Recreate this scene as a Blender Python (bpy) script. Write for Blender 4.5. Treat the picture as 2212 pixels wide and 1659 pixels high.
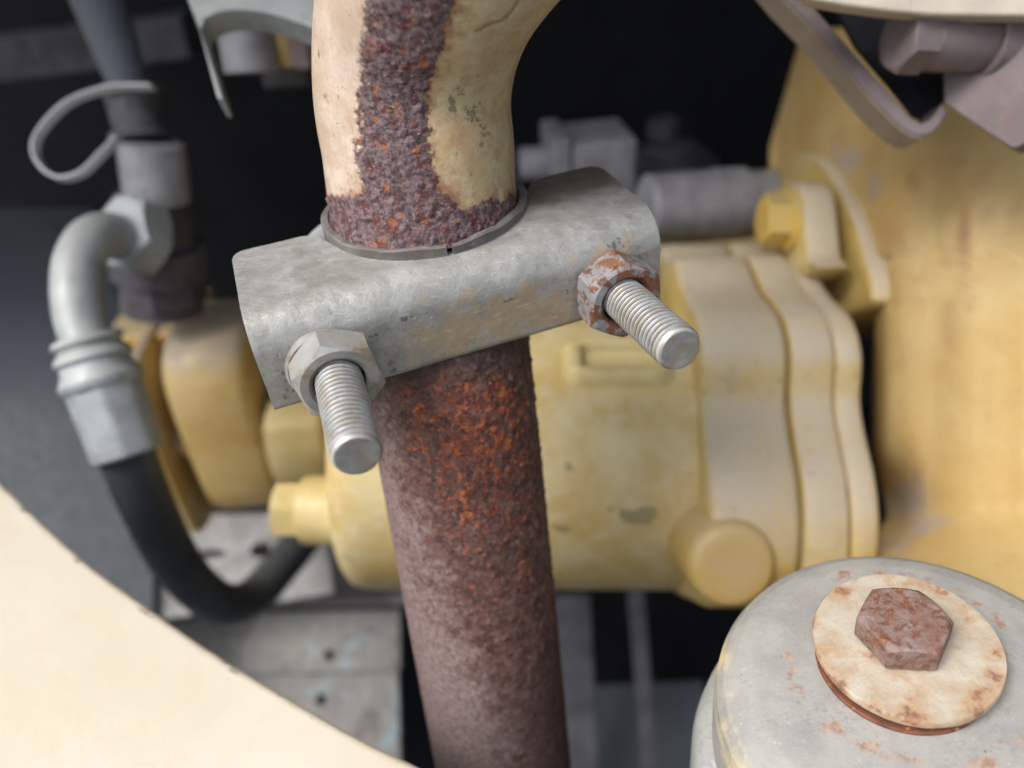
import bpy, bmesh, math, random
import numpy as np
from mathutils import Vector, Matrix
random.seed(7)
SC = bpy.context.scene
for o in list(bpy.data.objects):
    bpy.data.objects.remove(o)

# ------------------------------------------------------------------ camera
FPX, CX, CY = 1659.0, 1106.0, 829.5          # focal length and centre in pixels of a 2212 x 1659 view of the photograph
def nrm(v):
    v = np.asarray(v, float); return v / np.linalg.norm(v)
UPC = nrm((-0.05, 0.80, -0.60))              # world "up" seen in camera axes (x right, y up, z away)
FWC = nrm(np.array((0, 0, 1.0)) - UPC * UPC[2])
RTC = np.cross(UPC, FWC)
RTC = RTC if RTC[0] > 0 else -RTC
M = np.stack([RTC, FWC, UPC])                # camera axes -> world axes (X right, Y away, Z up)
CAM = np.array((0.0, 0.0, 1.30))
def W(p):                                    # camera-axis millimetres -> world metres
    return (np.asarray(p, float) @ M.T) * 0.001 + CAM
cd = bpy.data.cameras.new('camera')
cam = bpy.data.objects.new('camera', cd); SC.collection.objects.link(cam)
cd.sensor_width = 36.0; cd.lens = 36.0 * FPX / 2212.0
cd.clip_start = 0.01; cd.clip_end = 100
cx_, cy_, cz_ = M @ np.array((1, 0, 0)), M @ np.array((0, 1, 0)), M @ np.array((0, 0, -1.0))
m = Matrix.Identity(4)
for i in range(3):
    m[i][0], m[i][1], m[i][2], m[i][3] = cx_[i], cy_[i], cz_[i], CAM[i]
cam.matrix_world = m
SC.camera = cam
cd.dof.use_dof = True; cd.dof.focus_distance = 0.166; cd.dof.aperture_fstop = 7.1

# ------------------------------------------------------------------ daylight
w = bpy.data.worlds.new('World'); SC.world = w; w.use_nodes = True
nt = w.node_tree; bg = nt.nodes['Background']
sky = nt.nodes.new('ShaderNodeTexSky'); sky.sky_type = 'NISHITA'; sky.sun_disc = False
SUN_EL, SUN_AZ = 54.0, -118.0                # azimuth from +Y (away) clockwise: left and behind the camera
sky.sun_elevation = math.radians(SUN_EL); sky.sun_rotation = math.radians(SUN_AZ)
sky.dust_density = 4.0; sky.air_density = 1.2
hs = nt.nodes.new('ShaderNodeHueSaturation'); hs.inputs['Saturation'].default_value = 0.6      # overcast: a greyer sky
nt.links.new(sky.outputs[0], hs.inputs['Color']); nt.links.new(hs.outputs[0], bg.inputs[0]); bg.inputs[1].default_value = 0.15
sd = bpy.data.lights.new('sun', 'SUN'); sd.energy = 1.5; sd.angle = math.radians(28); sd.color = (1.0, 0.985, 0.965)
sun = bpy.data.objects.new('sun', sd); SC.collection.objects.link(sun)
el, az = math.radians(SUN_EL), math.radians(SUN_AZ)
sv = Vector((math.sin(az) * math.cos(el), math.cos(az) * math.cos(el), math.sin(el)))
sun.rotation_euler = sv.to_track_quat('Z', 'Y').to_euler()
vs = SC.view_settings; vs.view_transform = 'Standard'; vs.look = 'None'; vs.gamma = 1.0; vs.exposure = 0.7
SC.render.engine = 'CYCLES'
SC.cycles.use_denoising = True
SC.cycles.max_bounces = 6

# ------------------------------------------------------------------ helpers
def at(px, py, z):                           # pixel + distance along the view axis (mm)
    return np.array(((px - CX) / FPX * z, -(py - CY) / FPX * z, z))
def on(px, py, p0, n):                       # pixel ray met with a plane
    d = np.array(((px - CX) / FPX, -(py - CY) / FPX, 1.0))
    return d * (np.dot(p0, n) / np.dot(d, n))
def proj(P):
    P = np.asarray(P); return CX + FPX * P[:, 0] / P[:, 2], CY - FPX * P[:, 1] / P[:, 2]

def _h(ix, iy, iz, s):
    n = (ix * 374761393 + iy * 668265263 + iz * 2147483647 + s * 1274126177) & 0xffffffff
    n = ((n ^ (n >> 13)) * 1274126177) & 0xffffffff
    n = ((n ^ (n >> 16)) * 2246822519) & 0xffffffff
    return ((n ^ (n >> 15)) & 0xffffff) / float(0xffffff)
def vnoise(P, s=0):                          # smooth value noise, -1..1
    P = np.asarray(P); I = np.floor(P).astype(np.int64); F = P - I; F = F * F * F * (F * (F * 6 - 15) + 10)
    r = 0
    for dx in (0, 1):
        for dy in (0, 1):
            for dz in (0, 1):
                wgt = (F[:, 0] if dx else 1 - F[:, 0]) * (F[:, 1] if dy else 1 - F[:, 1]) * (F[:, 2] if dz else 1 - F[:, 2])
                r = r + wgt * _h(I[:, 0] + dx, I[:, 1] + dy, I[:, 2] + dz, s)
    return r * 2 - 1
def fbm(P, oct=4, s=0, gain=0.5):
    a, r, t = 1.0, 0, 0
    for k in range(oct):
        r = r + a * vnoise(P * 2.03 ** k + 17.3 * k, s + k); t += a; a *= gain
    return r / t
def worley(P, s=0):
    P = np.asarray(P); I = np.floor(P).astype(np.int64); best = np.full(len(P), 9.0); cid = np.zeros(len(P))
    for dx in (-1, 0, 1):
        for dy in (-1, 0, 1):
            for dz in (-1, 0, 1):
                J = I + np.array((dx, dy, dz))
                q = np.stack([J[:, k] + _h(J[:, 0], J[:, 1], J[:, 2], s + 11 * k) for k in range(3)], 1)
                d = np.linalg.norm(P - q, axis=1); mk = d < best
                best = np.where(mk, d, best); cid = np.where(mk, _h(J[:, 0], J[:, 1], J[:, 2], s + 77), cid)
    return best, cid
def sstep(a, b, x):
    t = np.clip((x - a) / (b - a), 0, 1); return t * t * (3 - 2 * t)

class MB:                                    # collects verts (camera mm) and faces of ONE mesh
    def __init__(s): s.v, s.f = [], []
    def add(s, V, F):
        b = len(s.v); s.v += [tuple(p) for p in V]; s.f += [tuple(i + b for i in q) for q in F]; return s
    def grid(s, G, wrap_u=False, flip=False):            # G[i][j] -> 3
        G = np.asarray(G); n, m_ = G.shape[:2]; F = []
        for i in range(n - 1):
            for j in range(m_ if wrap_u else m_ - 1):
                k = (j + 1) % m_; q = (i * m_ + j, i * m_ + k, (i + 1) * m_ + k, (i + 1) * m_ + j)
                F.append(q[::-1] if flip else q)
        return s.add(G.reshape(-1, 3), F)
    def rings(s, rings, cap0=True, cap1=True):
        n = len(rings[0]); R = np.asarray(rings); s_ = len(s.v); s.grid(R, True)
        if cap0: s.f.append(tuple(s_ + i for i in range(n))[::-1])
        if cap1: s.f.append(tuple(s_ + (len(rings) - 1) * n + i for i in range(n)))
        return s
    def lathe(s, o, ax, prof, n=40, cap0=True, cap1=True):
        ax = nrm(ax); a, b = frame(ax); o = np.asarray(o, float)
        th = np.arange(n) / n * 2 * math.pi
        c = np.cos(th)[:, None] * a + np.sin(th)[:, None] * b
        return s.rings([o + ax * t + c * r for t, r in prof], cap0, cap1)
    def tube(s, path, rad, n=28, cap=True):
        return s.rings(tube_rings(path, rad, n), cap, cap)
    def prism(s, poly, ext):
        P = np.asarray(poly, float); n = len(P); E_ = np.asarray(ext, float)
        s.add(np.concatenate([P, P + E_]), [tuple(range(n)), tuple(range(2 * n - 1, n - 1, -1))] +
              [(i, i + n, (i + 1) % n + n, (i + 1) % n) for i in range(n)]); return s
    def box(s, c, ax, sz):
        c = np.asarray(c, float); a = [nrm(q) * h / 2 for q, h in zip(ax, sz)]
        V = [c + sx * a[0] + sy * a[1] + sz_ * a[2] for sx in (-1, 1) for sy in (-1, 1) for sz_ in (-1, 1)]
        return s.add(V, [(0, 1, 3, 2), (4, 6, 7, 5), (0, 4, 5, 1), (2, 3, 7, 6), (0, 2, 6, 4), (1, 5, 7, 3)])
    def hexnut(s, o, ax, af, h, ref=None, ch0=False, ch1=True, bore=0.0, n=72):
        ax = nrm(ax); a, b = frame(ax, ref); o = np.asarray(o, float)
        th = np.arange(n) / n * 2 * math.pi
        loc = (th + math.pi / 6) % (math.pi / 3) - math.pi / 6
        rh = af / 2 / np.cos(loc); rc = af / 2 * 0.955
        dr = np.cos(th)[:, None] * a + np.sin(th)[:, None] * b
        dz = (rh - rc) * 0.62
        R = []
        if ch0: R += [o + dr * rc, o + dr * rh[:, None] + ax * dz[:, None]]
        else: R += [o + dr * rh[:, None]]
        R += [o + dr * rh[:, None] + ax * (h - dz * (1 if ch1 else 0))[:, None] if ch1 else o + dr * rh[:, None] + ax * h]
        if ch1: R += [o + dr * rc + ax * h]
        if bore:
            R += [o + dr * (bore + .9) + ax * h, o + dr * bore + ax * (h - .9), o + dr * bore + ax * (h * .3)]
            return s.rings(R, True, True)
        return s.rings(R, True, True)
    def build(s, name, mat, parent=None, smooth=35, bevel=0, seg=3, attrs=None, sub=0):
        V = W(np.array(s.v)); off = np.array(parent.location if parent is not None and parent.parent is None else (0, 0, 0), float)
        if parent is not None and parent.parent is not None: off = np.array(parent.parent.location, float) + np.array(parent.location, float)
        me = bpy.data.meshes.new(name); base = off if parent is not None else V.mean(0)
        me.from_pydata((V - base).tolist(), [], s.f); me.validate()
        bm = bmesh.new(); bm.from_mesh(me); bmesh.ops.recalc_face_normals(bm, faces=bm.faces); bm.to_mesh(me); bm.free()
        me.polygons.foreach_set('use_smooth', [True] * len(me.polygons))
        o = bpy.data.objects.new(name, me); SC.collection.objects.link(o)
        if parent is None: o.location = base
        else: o.parent = parent
        if mat: me.materials.append(mat)
        if attrs:
            for k, a in attrs.items():
                at_ = me.attributes.new(k, 'FLOAT', 'POINT'); at_.data.foreach_set('value', np.asarray(a, np.float32))
        if bevel:
            b = o.modifiers.new('bevel', 'BEVEL'); b.width = bevel * .001; b.segments = seg; b.limit_method = 'ANGLE'
            b.angle_limit = math.radians(28); b.harden_normals = True
        else:
            me.set_sharp_from_angle(angle=math.radians(smooth))
        return o
def frame(ax, ref=None):
    ref = np.array(ref if ref is not None else ((0, 1, 0) if abs(ax[1]) < .9 else (1, 0, 0)), float)
    a = nrm(ref - ax * np.dot(ref, ax)); return a, np.cross(ax, a)
def smooth_path(P, n):
    P = np.asarray(P, float); k = len(P); out = []
    Q = np.concatenate([[2 * P[0] - P[1]], P, [2 * P[-1] - P[-2]]])
    for t in np.linspace(0, k - 1 - 1e-9, n):
        i = int(t); u = t - i; a, b, c, d = Q[i:i + 4]
        out.append(.5 * (2 * b + (c - a) * u + (2 * a - 5 * b + 4 * c - d) * u * u + (3 * b - a - 3 * c + d) * u ** 3))
    out = np.array(out)
    L = np.concatenate([[0], np.cumsum(np.linalg.norm(np.diff(out, axis=0), axis=1))]); t = np.linspace(0, L[-1], n)
    return np.stack([np.interp(t, L, out[:, j]) for j in range(3)], 1)
def tube_rings(path, rad, n):
    P = np.asarray(path, float); T = np.gradient(P, axis=0); T /= np.linalg.norm(T, axis=1)[:, None]
    a, b = frame(T[0]); R = []; rad = np.broadcast_to(rad, len(P)); th = np.arange(n) / n * 2 * math.pi
    for i in range(len(P)):
        a = nrm(a - T[i] * np.dot(a, T[i])); b = np.cross(T[i], a)
        R.append(P[i] + rad[i] * (np.cos(th)[:, None] * a + np.sin(th)[:, None] * b))
    return R
def tag(o, label, cat, group=None):
    o['label'] = label; o['category'] = cat
    if group: o['group'] = group
    return o
def struct(o):
    o['kind'] = 'structure'; return o
def thing(name, base_cam, label, cat, group=None):
    e = bpy.data.objects.new(name, None); SC.collection.objects.link(e)
    e.location = W(base_cam); e.empty_display_size = .01
    return tag(e, label, cat, group)

# ------------------------------------------------------------------ materials
def lin(c):
    return tuple(((x / 255) / 12.92 if x / 255 <= .04045 else ((x / 255 + .055) / 1.055) ** 2.4) for x in c) + (1.0,)
class MT:
    def __init__(s, name):
        s.m = bpy.data.materials.new(name); s.m.use_nodes = True; s.t = s.m.node_tree
        s.b = s.t.nodes['Principled BSDF']; s.tc = s.t.nodes.new('ShaderNodeTexCoord').outputs['Object']
        s.bumps = []
    def n(s, t, **kw):
        q = s.t.nodes.new(t)
        for k, v in kw.items(): setattr(q, k, v)
        return q
    def link(s, a, b):
        if hasattr(a, 'links') or hasattr(a, 'is_output'): s.t.links.new(a, b)
        else: b.default_value = a
    def noise(s, mm, detail=5, rough=.6, vec=None, dist=0, stretch=None):   # mm = feature size
        q = s.n('ShaderNodeTexNoise'); v = vec or s.tc
        if stretch:
            mp = s.n('ShaderNodeMapping'); mp.inputs['Scale'].default_value = stretch; s.t.links.new(v, mp.inputs[0]); v = mp.outputs[0]
        s.t.links.new(v, q.inputs['Vector']); q.inputs['Scale'].default_value = 1000.0 / mm
        q.inputs['Detail'].default_value = detail; q.inputs['Roughness'].default_value = rough; q.inputs['Distortion'].default_value = dist
        return q.outputs['Fac']
    def voro(s, mm, feature='F1', out='Distance'):
        q = s.n('ShaderNodeTexVoronoi', feature=feature); s.t.links.new(s.tc, q.inputs['Vector']); q.inputs['Scale'].default_value = 1000.0 / mm
        return q.outputs[out]
    def attr(s, name):
        q = s.n('ShaderNodeAttribute', attribute_name=name); return q.outputs['Fac']
    def ramp(s, x, a, b, lo=0.0, hi=1.0):
        q = s.n('ShaderNodeMapRange', interpolation_type='SMOOTHSTEP'); s.link(x, q.inputs[0])
        q.inputs[1].default_value, q.inputs[2].default_value, q.inputs[3].default_value, q.inputs[4].default_value = a, b, lo, hi
        return q.outputs[0]
    def math(s, op, a, b=0.0):
        q = s.n('ShaderNodeMath', operation=op); s.link(a, q.inputs[0]); s.link(b, q.inputs[1]); return q.outputs[0]
    def mix(s, f, a, b):
        q = s.n('ShaderNodeMix', data_type='RGBA'); s.link(f, q.inputs[0]); s.link(a, q.inputs[6]); s.link(b, q.inputs[7]); return q.outputs[2]
    def up(s, a=.3, b=.9):                    # how far a face looks up (for settled dust)
        g = s.n('ShaderNodeNewGeometry'); x = s.n('ShaderNodeSeparateXYZ'); s.t.links.new(g.outputs['Normal'], x.inputs[0]); return s.ramp(x.outputs['Z'], a, b)
    def bump(s, h, mm, strength=1.0):
        s.bumps.append((h, mm, strength))
    def done(s, color, rough=.6, metal=0.0, spec=.5):
        s.link(color, s.b.inputs['Base Color']); s.link(rough, s.b.inputs['Roughness']); s.link(metal, s.b.inputs['Metallic'])
        s.b.inputs['Specular IOR Level'].default_value = spec; prev = None
        for h, mm, st in s.bumps:
            q = s.n('ShaderNodeBump'); q.inputs['Distance'].default_value = mm * .001; q.inputs['Strength'].default_value = st
            s.t.links.new(h, q.inputs['Height'])
            if prev: s.t.links.new(prev, q.inputs['Normal'])
            prev = q.outputs[0]
        if prev: s.t.links.new(prev, s.b.inputs['Normal'])
        return s.m
def aged(name, c1, c2, big=18, rough=.55, dust=None, specks=(), bump=.08, bump_mm=1.5, metal=0.0, spec=.4, fine=None):
    t = MT(name); c = t.mix(t.ramp(t.noise(big, 5, .6), .35, .68), lin(c1), lin(c2))
    if fine: c = t.mix(t.ramp(t.noise(fine[1], 4, .7), .45, .75, 0, fine[2]), c, lin(fine[0]))
    if dust: c = t.mix(t.math('MULTIPLY', t.up(.25, .85), t.ramp(t.noise(9, 4, .7), .2, .6, dust[1] * .6, dust[1])), c, lin(dust[0]))
    for col, mm, a, b, amt in specks:
        c = t.mix(t.ramp(t.noise(mm, 6, .62, dist=.4), a, b, 0, amt), c, lin(col))
    t.bump(t.noise(bump_mm, 4, .6), bump)
    return t.done(c, t.ramp(t.noise(4, 4), .3, .7, rough - .1, rough + .12), metal, spec)

YEL, YEL2 = (182, 156, 90), (186, 168, 120)
M_YEL = aged('yellow_paint', YEL, YEL2, 24, .5, dust=((180, 170, 156), .8), fine=((158, 128, 70), 9, .55), specks=[((140, 104, 62), 5, .62, .73, .55), ((120, 104, 76), 9, .66, .72, .5)], bump=.4, bump_mm=2.6)
M_YEL_DEEP = aged('yellow_paint_deep', (196, 160, 80), (202, 172, 104), 24, .45, dust=((170, 160, 140), .7), bump=.2, bump_mm=3)
def block_paint():
    t = MT('engine_block_paint')
    c = t.mix(t.ramp(t.noise(40, 5, .6), .34, .68), lin((180, 150, 94)), lin((186, 162, 112)))
    c = t.mix(t.ramp(t.noise(12, 6, .7), .50, .70, 0, .5), c, lin((170, 134, 88)))
    c = t.mix(t.ramp(t.noise(3.2, 5, .65), .64, .73, 0, .5), c, lin((126, 92, 66)))
    m1 = t.math('ADD', t.attr('red'), t.math('MULTIPLY', t.math('SUBTRACT', t.noise(14, 6, .72), .5), 1.3))
    c = t.mix(t.ramp(m1, .08, .95, 0, .8), c, t.mix(t.noise(4, 4), lin((140, 96, 72)), lin((160, 122, 88))))
    m2 = t.math('ADD', t.attr('dust'), t.math('MULTIPLY', t.math('SUBTRACT', t.noise(12, 5, .65), .5), 1.2))
    c = t.mix(t.ramp(m2, .25, .8, 0, .8), c, t.mix(t.noise(8, 4), lin((150, 140, 138)), lin((168, 156, 144))))
    t.bump(t.noise(3.5, 5, .65), .4)
    return t.done(c, .52, 0, .35)
M_BLOCK = block_paint()
M_PUMP = aged('tan_pump_paint', (186, 156, 94), (196, 172, 122), 22, .5, dust=((140, 132, 124), .8), specks=[((110, 75, 45), 14, .62, .75, .6)], bump=.3, bump_mm=4)
def panel_paint():
    t = MT('cream_panel_paint')
    c = t.mix(t.ramp(t.noise(60, 4, .55), .35, .68), lin((206, 196, 174)), lin((212, 204, 188)))
    c = t.mix(t.ramp(t.noise(7, 5, .65), .50, .74, 0, .35), c, lin((206, 188, 152)))
    c = t.mix(t.ramp(t.noise(1.6, 3, .6), .755, .775, 0, .8), c, lin((112, 98, 80)))
    c = t.mix(t.ramp(t.noise(1.1, 3, .6), .74, .77, 0, .7), c, lin((240, 236, 226)))
    e = t.ramp(t.math('ADD', t.attr('edge'), t.math('MULTIPLY', t.math('SUBTRACT', t.noise(8, 6, .7), .5), 1.8)), .68, .84, 0, .85)
    c = t.mix(e, c, t.mix(t.noise(2, 4), lin((120, 112, 100)), lin((168, 162, 152))))
    t.bump(t.noise(1.2, 4, .6), .05); t.bump(t.noise(9, 3), .25, .4)
    return t.done(c, t.ramp(t.noise(6, 4), .3, .7, .34, .5), 0, .45)
M_CREAM = panel_paint()
M_GREY = aged('grey_galvanised', (158, 166, 172), (138, 146, 150), 10, .5, fine=((180, 176, 166), 4, .5), dust=((175, 172, 165), .5), specks=[((120, 122, 122), 5, .62, .72, .5)], bump=.12, bump_mm=2, metal=.15)
M_GREYFIT = aged('grey_fitting_paint', (150, 150, 156), (128, 126, 132), 14, .55, specks=[((85, 78, 76), 6, .62, .70, .7), ((175, 165, 150), 10, .6, .7, .5)], bump=.15, bump_mm=2)
M_DARK = aged('dark_grime', (84, 82, 88), (62, 60, 64), 18, .7, bump=.2, bump_mm=3)
M_MAUVE = aged('mauve_primer_steel', (120, 108, 108), (104, 94, 94), 16, .55, specks=[((120, 82, 66), 12, .6, .74, .6), ((150, 142, 142), 4, .68, .76, .5)], bump=.12, bump_mm=1.5)
M_BLACK = aged('black_bay_paint', (24, 25, 30), (18, 19, 24), 60, .7, bump=.2, bump_mm=4, spec=.2)
M_SIDE = aged('charcoal_panel', (88, 94, 100), (78, 84, 90), 60, .7, bump=.05, bump_mm=2, spec=.3)
M_INNER = aged('dark_inner_panel', (66, 71, 78), (58, 63, 70), 60, .6, bump=.05, bump_mm=2, spec=.3)
M_PLATE = aged('dirty_pale_plate', (150, 150, 148), (128, 126, 122), 14, .6, specks=[((92, 88, 84), 9, .54, .70, .6)], bump=.2, bump_mm=3)
M_RUBBER = aged('black_rubber', (66, 70, 76), (56, 60, 66), 20, .5, dust=((92, 92, 92), .5), specks=[((84, 82, 80), 9, .58, .76, .5)], bump=.08, bump_mm=1, spec=.4)
M_RAIL = aged('dusty_rail_grey', (118, 118, 114), (96, 95, 92), 20, .65, dust=((140, 136, 130), .5), specks=[((74, 70, 66), 16, .52, .70, .75), ((156, 148, 134), 9, .56, .7, .6), ((150, 172, 180), 30, .55, .7, .5)], bump=.25, bump_mm=3)
M_UNDER = aged('underside_bounce_beige', (150, 138, 124), (136, 122, 112), 14, .55, bump=.1)  # lighter than the strip: bounced light put into the colour
M_LEDGE = aged('mauve_dusty_ledge', (128, 120, 120), (112, 106, 106), 20, .7, specks=[((90, 84, 82), 10, .6, .75, .5)], bump=.2, bump_mm=3)
M_BEAM = aged('cream_beam_paint', (206, 196, 178), (190, 180, 165), 16, .5, specks=[((170, 120, 95), 10, .60, .72, .6)], bump=.1, bump_mm=1.5)
M_TIE = aged('grey_nylon', (190, 190, 194), (176, 176, 180), 20, .4, bump=.02)

# rusted lower pipe
def rusty_pipe():
    t = MT('rusted_steel_pipe')
    base = t.mix(t.ramp(t.noise(3.2, 5, .7), .38, .62), lin((70, 48, 44)), lin((100, 74, 68)))
    base = t.mix(t.ramp(t.noise(1.1, 4, .7), .52, .66, 0, .8), base, lin((58, 42, 42)))
    base = t.mix(t.ramp(t.noise(1.6, 4, .7), .60, .72, 0, .6), base, lin((142, 120, 116)))
    pale = t.mix(t.ramp(t.noise(1.3, 5, .7), .36, .66), lin((128, 112, 110)), lin((98, 80, 77)))
    pm = t.ramp(t.math('ADD', t.attr('pale'), t.math('MULTIPLY', t.math('SUBTRACT', t.noise(1.8, 6, .75), .5), 1.9)), .30, .80)
    c = t.mix(pm, base, pale)
    fz = t.math('MULTIPLY', t.math('SUBTRACT', t.attr('fleck'), .5), .30)
    fl = t.math('ADD', t.math('ADD', t.noise(1.35, 5, .68, dist=.8), t.math('MULTIPLY', t.math('SUBTRACT', t.noise(9, 3, .5), .5), .25)), fz)
    fl = t.math('ADD', fl, t.math('MULTIPLY', t.attr('flake'), .13))
    c = t.mix(t.ramp(t.attr('cell'), .62, 1.0, 0, .55), c, lin((124, 100, 94)))
    c = t.mix(t.ramp(t.attr('cell'), .0, .38, .6, 0), c, lin((54, 38, 37)))
    om = t.ramp(fl, .59, .68, 0, .95)
    orange = t.mix(t.ramp(t.noise(.8, 3, .6), .4, .65), lin((132, 68, 40)), lin((172, 104, 64)))
    orange = t.mix(t.ramp(t.noise(2.5, 3, .6), .36, .58), orange, lin((108, 58, 44)))
    c = t.mix(om, c, orange)
    c = t.mix(t.math('MULTIPLY', t.attr('grime'), .8), c, lin((58, 52, 48)))
    t.bump(t.noise(.9, 4, .65), .16); 
    return t.done(c, .78, 0, .25)
def painted_elbow():
    t = MT('cream_paint_and_rust')
    n_big = t.noise(16, 5, .6)
    pinkish = t.mix(t.ramp(t.noise(7, 5, .65), .35, .65), lin((182, 162, 142)), lin((202, 186, 172)))
    olive = t.mix(t.ramp(t.noise(9, 5, .65), .38, .64), lin((188, 164, 124)), lin((202, 190, 152)))
    olive = t.mix(t.ramp(t.noise(5.5, 6, .75), .48, .70, 0, .65), olive, lin((166, 128, 88)))
    paint = t.mix(t.attr('side'), pinkish, olive)
    paint = t.mix(t.ramp(t.noise(3.4, 6, .75), .46, .72, 0, .7), paint, lin((172, 142, 112)))
    sp = t.ramp(t.noise(1.7, 4, .6), .66, .73, 0, .85)
    paint = t.mix(sp, paint, lin((112, 88, 70)))
    paint = t.mix(t.ramp(t.noise(1.0, 3, .6), .73, .78, 0, .8), paint, lin((232, 222, 205)))
    chip = t.ramp(t.math('ADD', t.attr('chip'), t.math('MULTIPLY', t.math('SUBTRACT', t.noise(2.6, 5, .65), .5), 2.4)), .52, .62, 0, .85)
    paint = t.mix(chip, paint, t.mix(t.noise(1.2, 3), lin((112, 102, 86)), lin((140, 124, 96))))
    stain = t.ramp(t.math('ADD', t.attr('stain'), t.math('MULTIPLY', t.math('SUBTRACT', t.noise(3.0, 6, .75), .5), 2.2)), .20, 1.05, 0, .92)
    paint = t.mix(stain, paint, t.mix(t.noise(2, 4), lin((118, 82, 64)), lin((166, 122, 86))))
    rust = t.mix(t.ramp(t.noise(1.5, 5, .75), .36, .62), lin((62, 48, 50)), lin((122, 102, 104)))
    rust = t.mix(t.ramp(t.noise(2.6, 4, .7), .50, .64, 0, .9), rust, lin((92, 48, 42)))
    rust = t.mix(t.ramp(t.noise(.7, 3, .7), .60, .70, 0, .7), rust, lin((160, 148, 150)))
    rust = t.mix(t.ramp(t.noise(3.0, 3, .6, dist=.5), .62, .68, 0, .9), rust, lin((158, 94, 52)))
    rust = t.mix(t.ramp(t.noise(6, 3, .6), .60, .72, 0, .5), rust, lin((136, 74, 58)))
    rm = t.ramp(t.math('ADD', t.attr('rust'), t.math('MULTIPLY', t.math('SUBTRACT', t.noise(1.3, 6, .75), .5), 2.0)), .28, .74)
    c = t.mix(rm, paint, rust)
    h = t.math('MULTIPLY', t.noise(1.1, 4, .7), t.math('ADD', t.math('MULTIPLY', rm, .9), .1))
    t.bump(h, .45)
    return t.done(c, t.ramp(rm, 0, 1, .42, .72), 0, .4)
def clamp_zinc():
    t = MT('weathered_zinc_saddle')
    c = t.mix(t.ramp(t.noise(8, 6, .65), .36, .64), lin((150, 149, 143)), lin((170, 169, 165)))
    c = t.mix(t.ramp(t.noise(3.2, 6, .72), .50, .68, 0, .5), c, lin((130, 130, 124)))
    c = t.mix(t.ramp(t.noise(1.0, 4, .7), .55, .72, 0, .5), c, lin((114, 114, 110)))
    c = t.mix(t.ramp(t.noise(.9, 3, .7), .64, .74, 0, .7), c, lin((214, 218, 220)))
    tan = t.ramp(t.math('ADD', t.attr('tan'), t.math('MULTIPLY', t.math('SUBTRACT', t.noise(5, 6, .72), .5), 2.2)), .34, .72, 0, .9)
    c = t.mix(tan, c, t.mix(t.noise(2.5, 4), lin((146, 126, 96)), lin((166, 148, 120))))
    dk = t.ramp(t.math('ADD', t.attr('scrape'), t.math('MULTIPLY', t.math('SUBTRACT', t.noise(1.4, 5, .7), .5), 2.6)), .50, .78, 0, .85)
    c = t.mix(dk, c, t.mix(t.noise(.8, 3), lin((70, 70, 70)), lin((110, 108, 102))))
    c = t.mix(t.attr('dust'), c, t.mix(t.noise(6, 4), lin((96, 88, 76)), lin((116, 108, 94))))  # this brown carries the elbow's shade as well as dust
    br = t.noise(1.1, 4, .6, stretch=(.12, 1, 1)); c = t.mix(t.ramp(br, .56, .7, 0, .3), c, lin((196, 196, 192)))
    t.bump(t.noise(1.3, 5, .7), .14); t.bump(t.noise(6, 3), .3, .5); t.bump(br, .06)
    return t.done(c, t.ramp(t.noise(2.5, 5, .7), .3, .7, .36, .62), t.ramp(tan, 0, 1, .35, .05), .5)
M_PIPE, M_ELBOW, M_CLAMP = rusty_pipe(), painted_elbow(), clamp_zinc()
M_SOCKET = aged('dull_socket_steel', (112, 108, 104), (92, 86, 82), 5, .6, specks=[((120, 88, 64), 4, .6, .7, .6), ((150, 152, 152), 2, .6, .7, .6)], bump=.15, bump_mm=1)
M_NUT = aged('zinc_nut', (168, 168, 164), (152, 152, 148), 6, .42, specks=[((146, 128, 98), 4, .50, .64, .7), ((100, 100, 98), 1.6, .70, .76, .6)], bump=.08, bump_mm=1.2, metal=.35)
M_NUT_RUST = aged('zinc_nut_rusting', (154, 152, 154), (138, 136, 138), 5, .5, specks=[((130, 88, 64), 5.5, .47, .55, .95), ((104, 62, 42), 2.4, .54, .62, .85), ((205, 205, 210), 1.5, .64, .72, .6)], bump=.2, bump_mm=1.2, metal=.3)
def zinc_thread():
    t = MT('zinc_thread')
    c = t.mix(t.ramp(t.noise(4, 5, .6), .35, .65), lin((156, 158, 158)), lin((140, 134, 122)))
    c = t.mix(t.ramp(t.noise(2.2, 4, .65), .60, .70, 0, .7), c, lin((112, 122, 138)))
    c = t.mix(t.ramp(t.noise(3, 4, .65), .54, .66, 0, .6), c, lin((148, 128, 98)))
    v = t.ramp(t.attr('valley'), .25, .75, 0, .88)
    c = t.mix(v, c, lin((72, 66, 58)))
    c = t.mix(t.ramp(t.attr('valley'), .0, .12, .5, 0), c, lin((205, 208, 210)))
    t.bump(t.noise(.7, 4, .6), .05)
    return t.done(c, .42, .3, .5)
M_THREAD = zinc_thread()
M_MOUNT = aged('grey_mount_paint', (160, 160, 156), (148, 150, 148), 12, .5, fine=((128, 132, 132), 1.2, .7), specks=[((120, 122, 118), 2.4, .62, .72, .6), ((186, 188, 186), 5, .6, .72, .6), ((66, 62, 56), 2.0, .765, .78, .9)], bump=.2, bump_mm=1.2)
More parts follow.
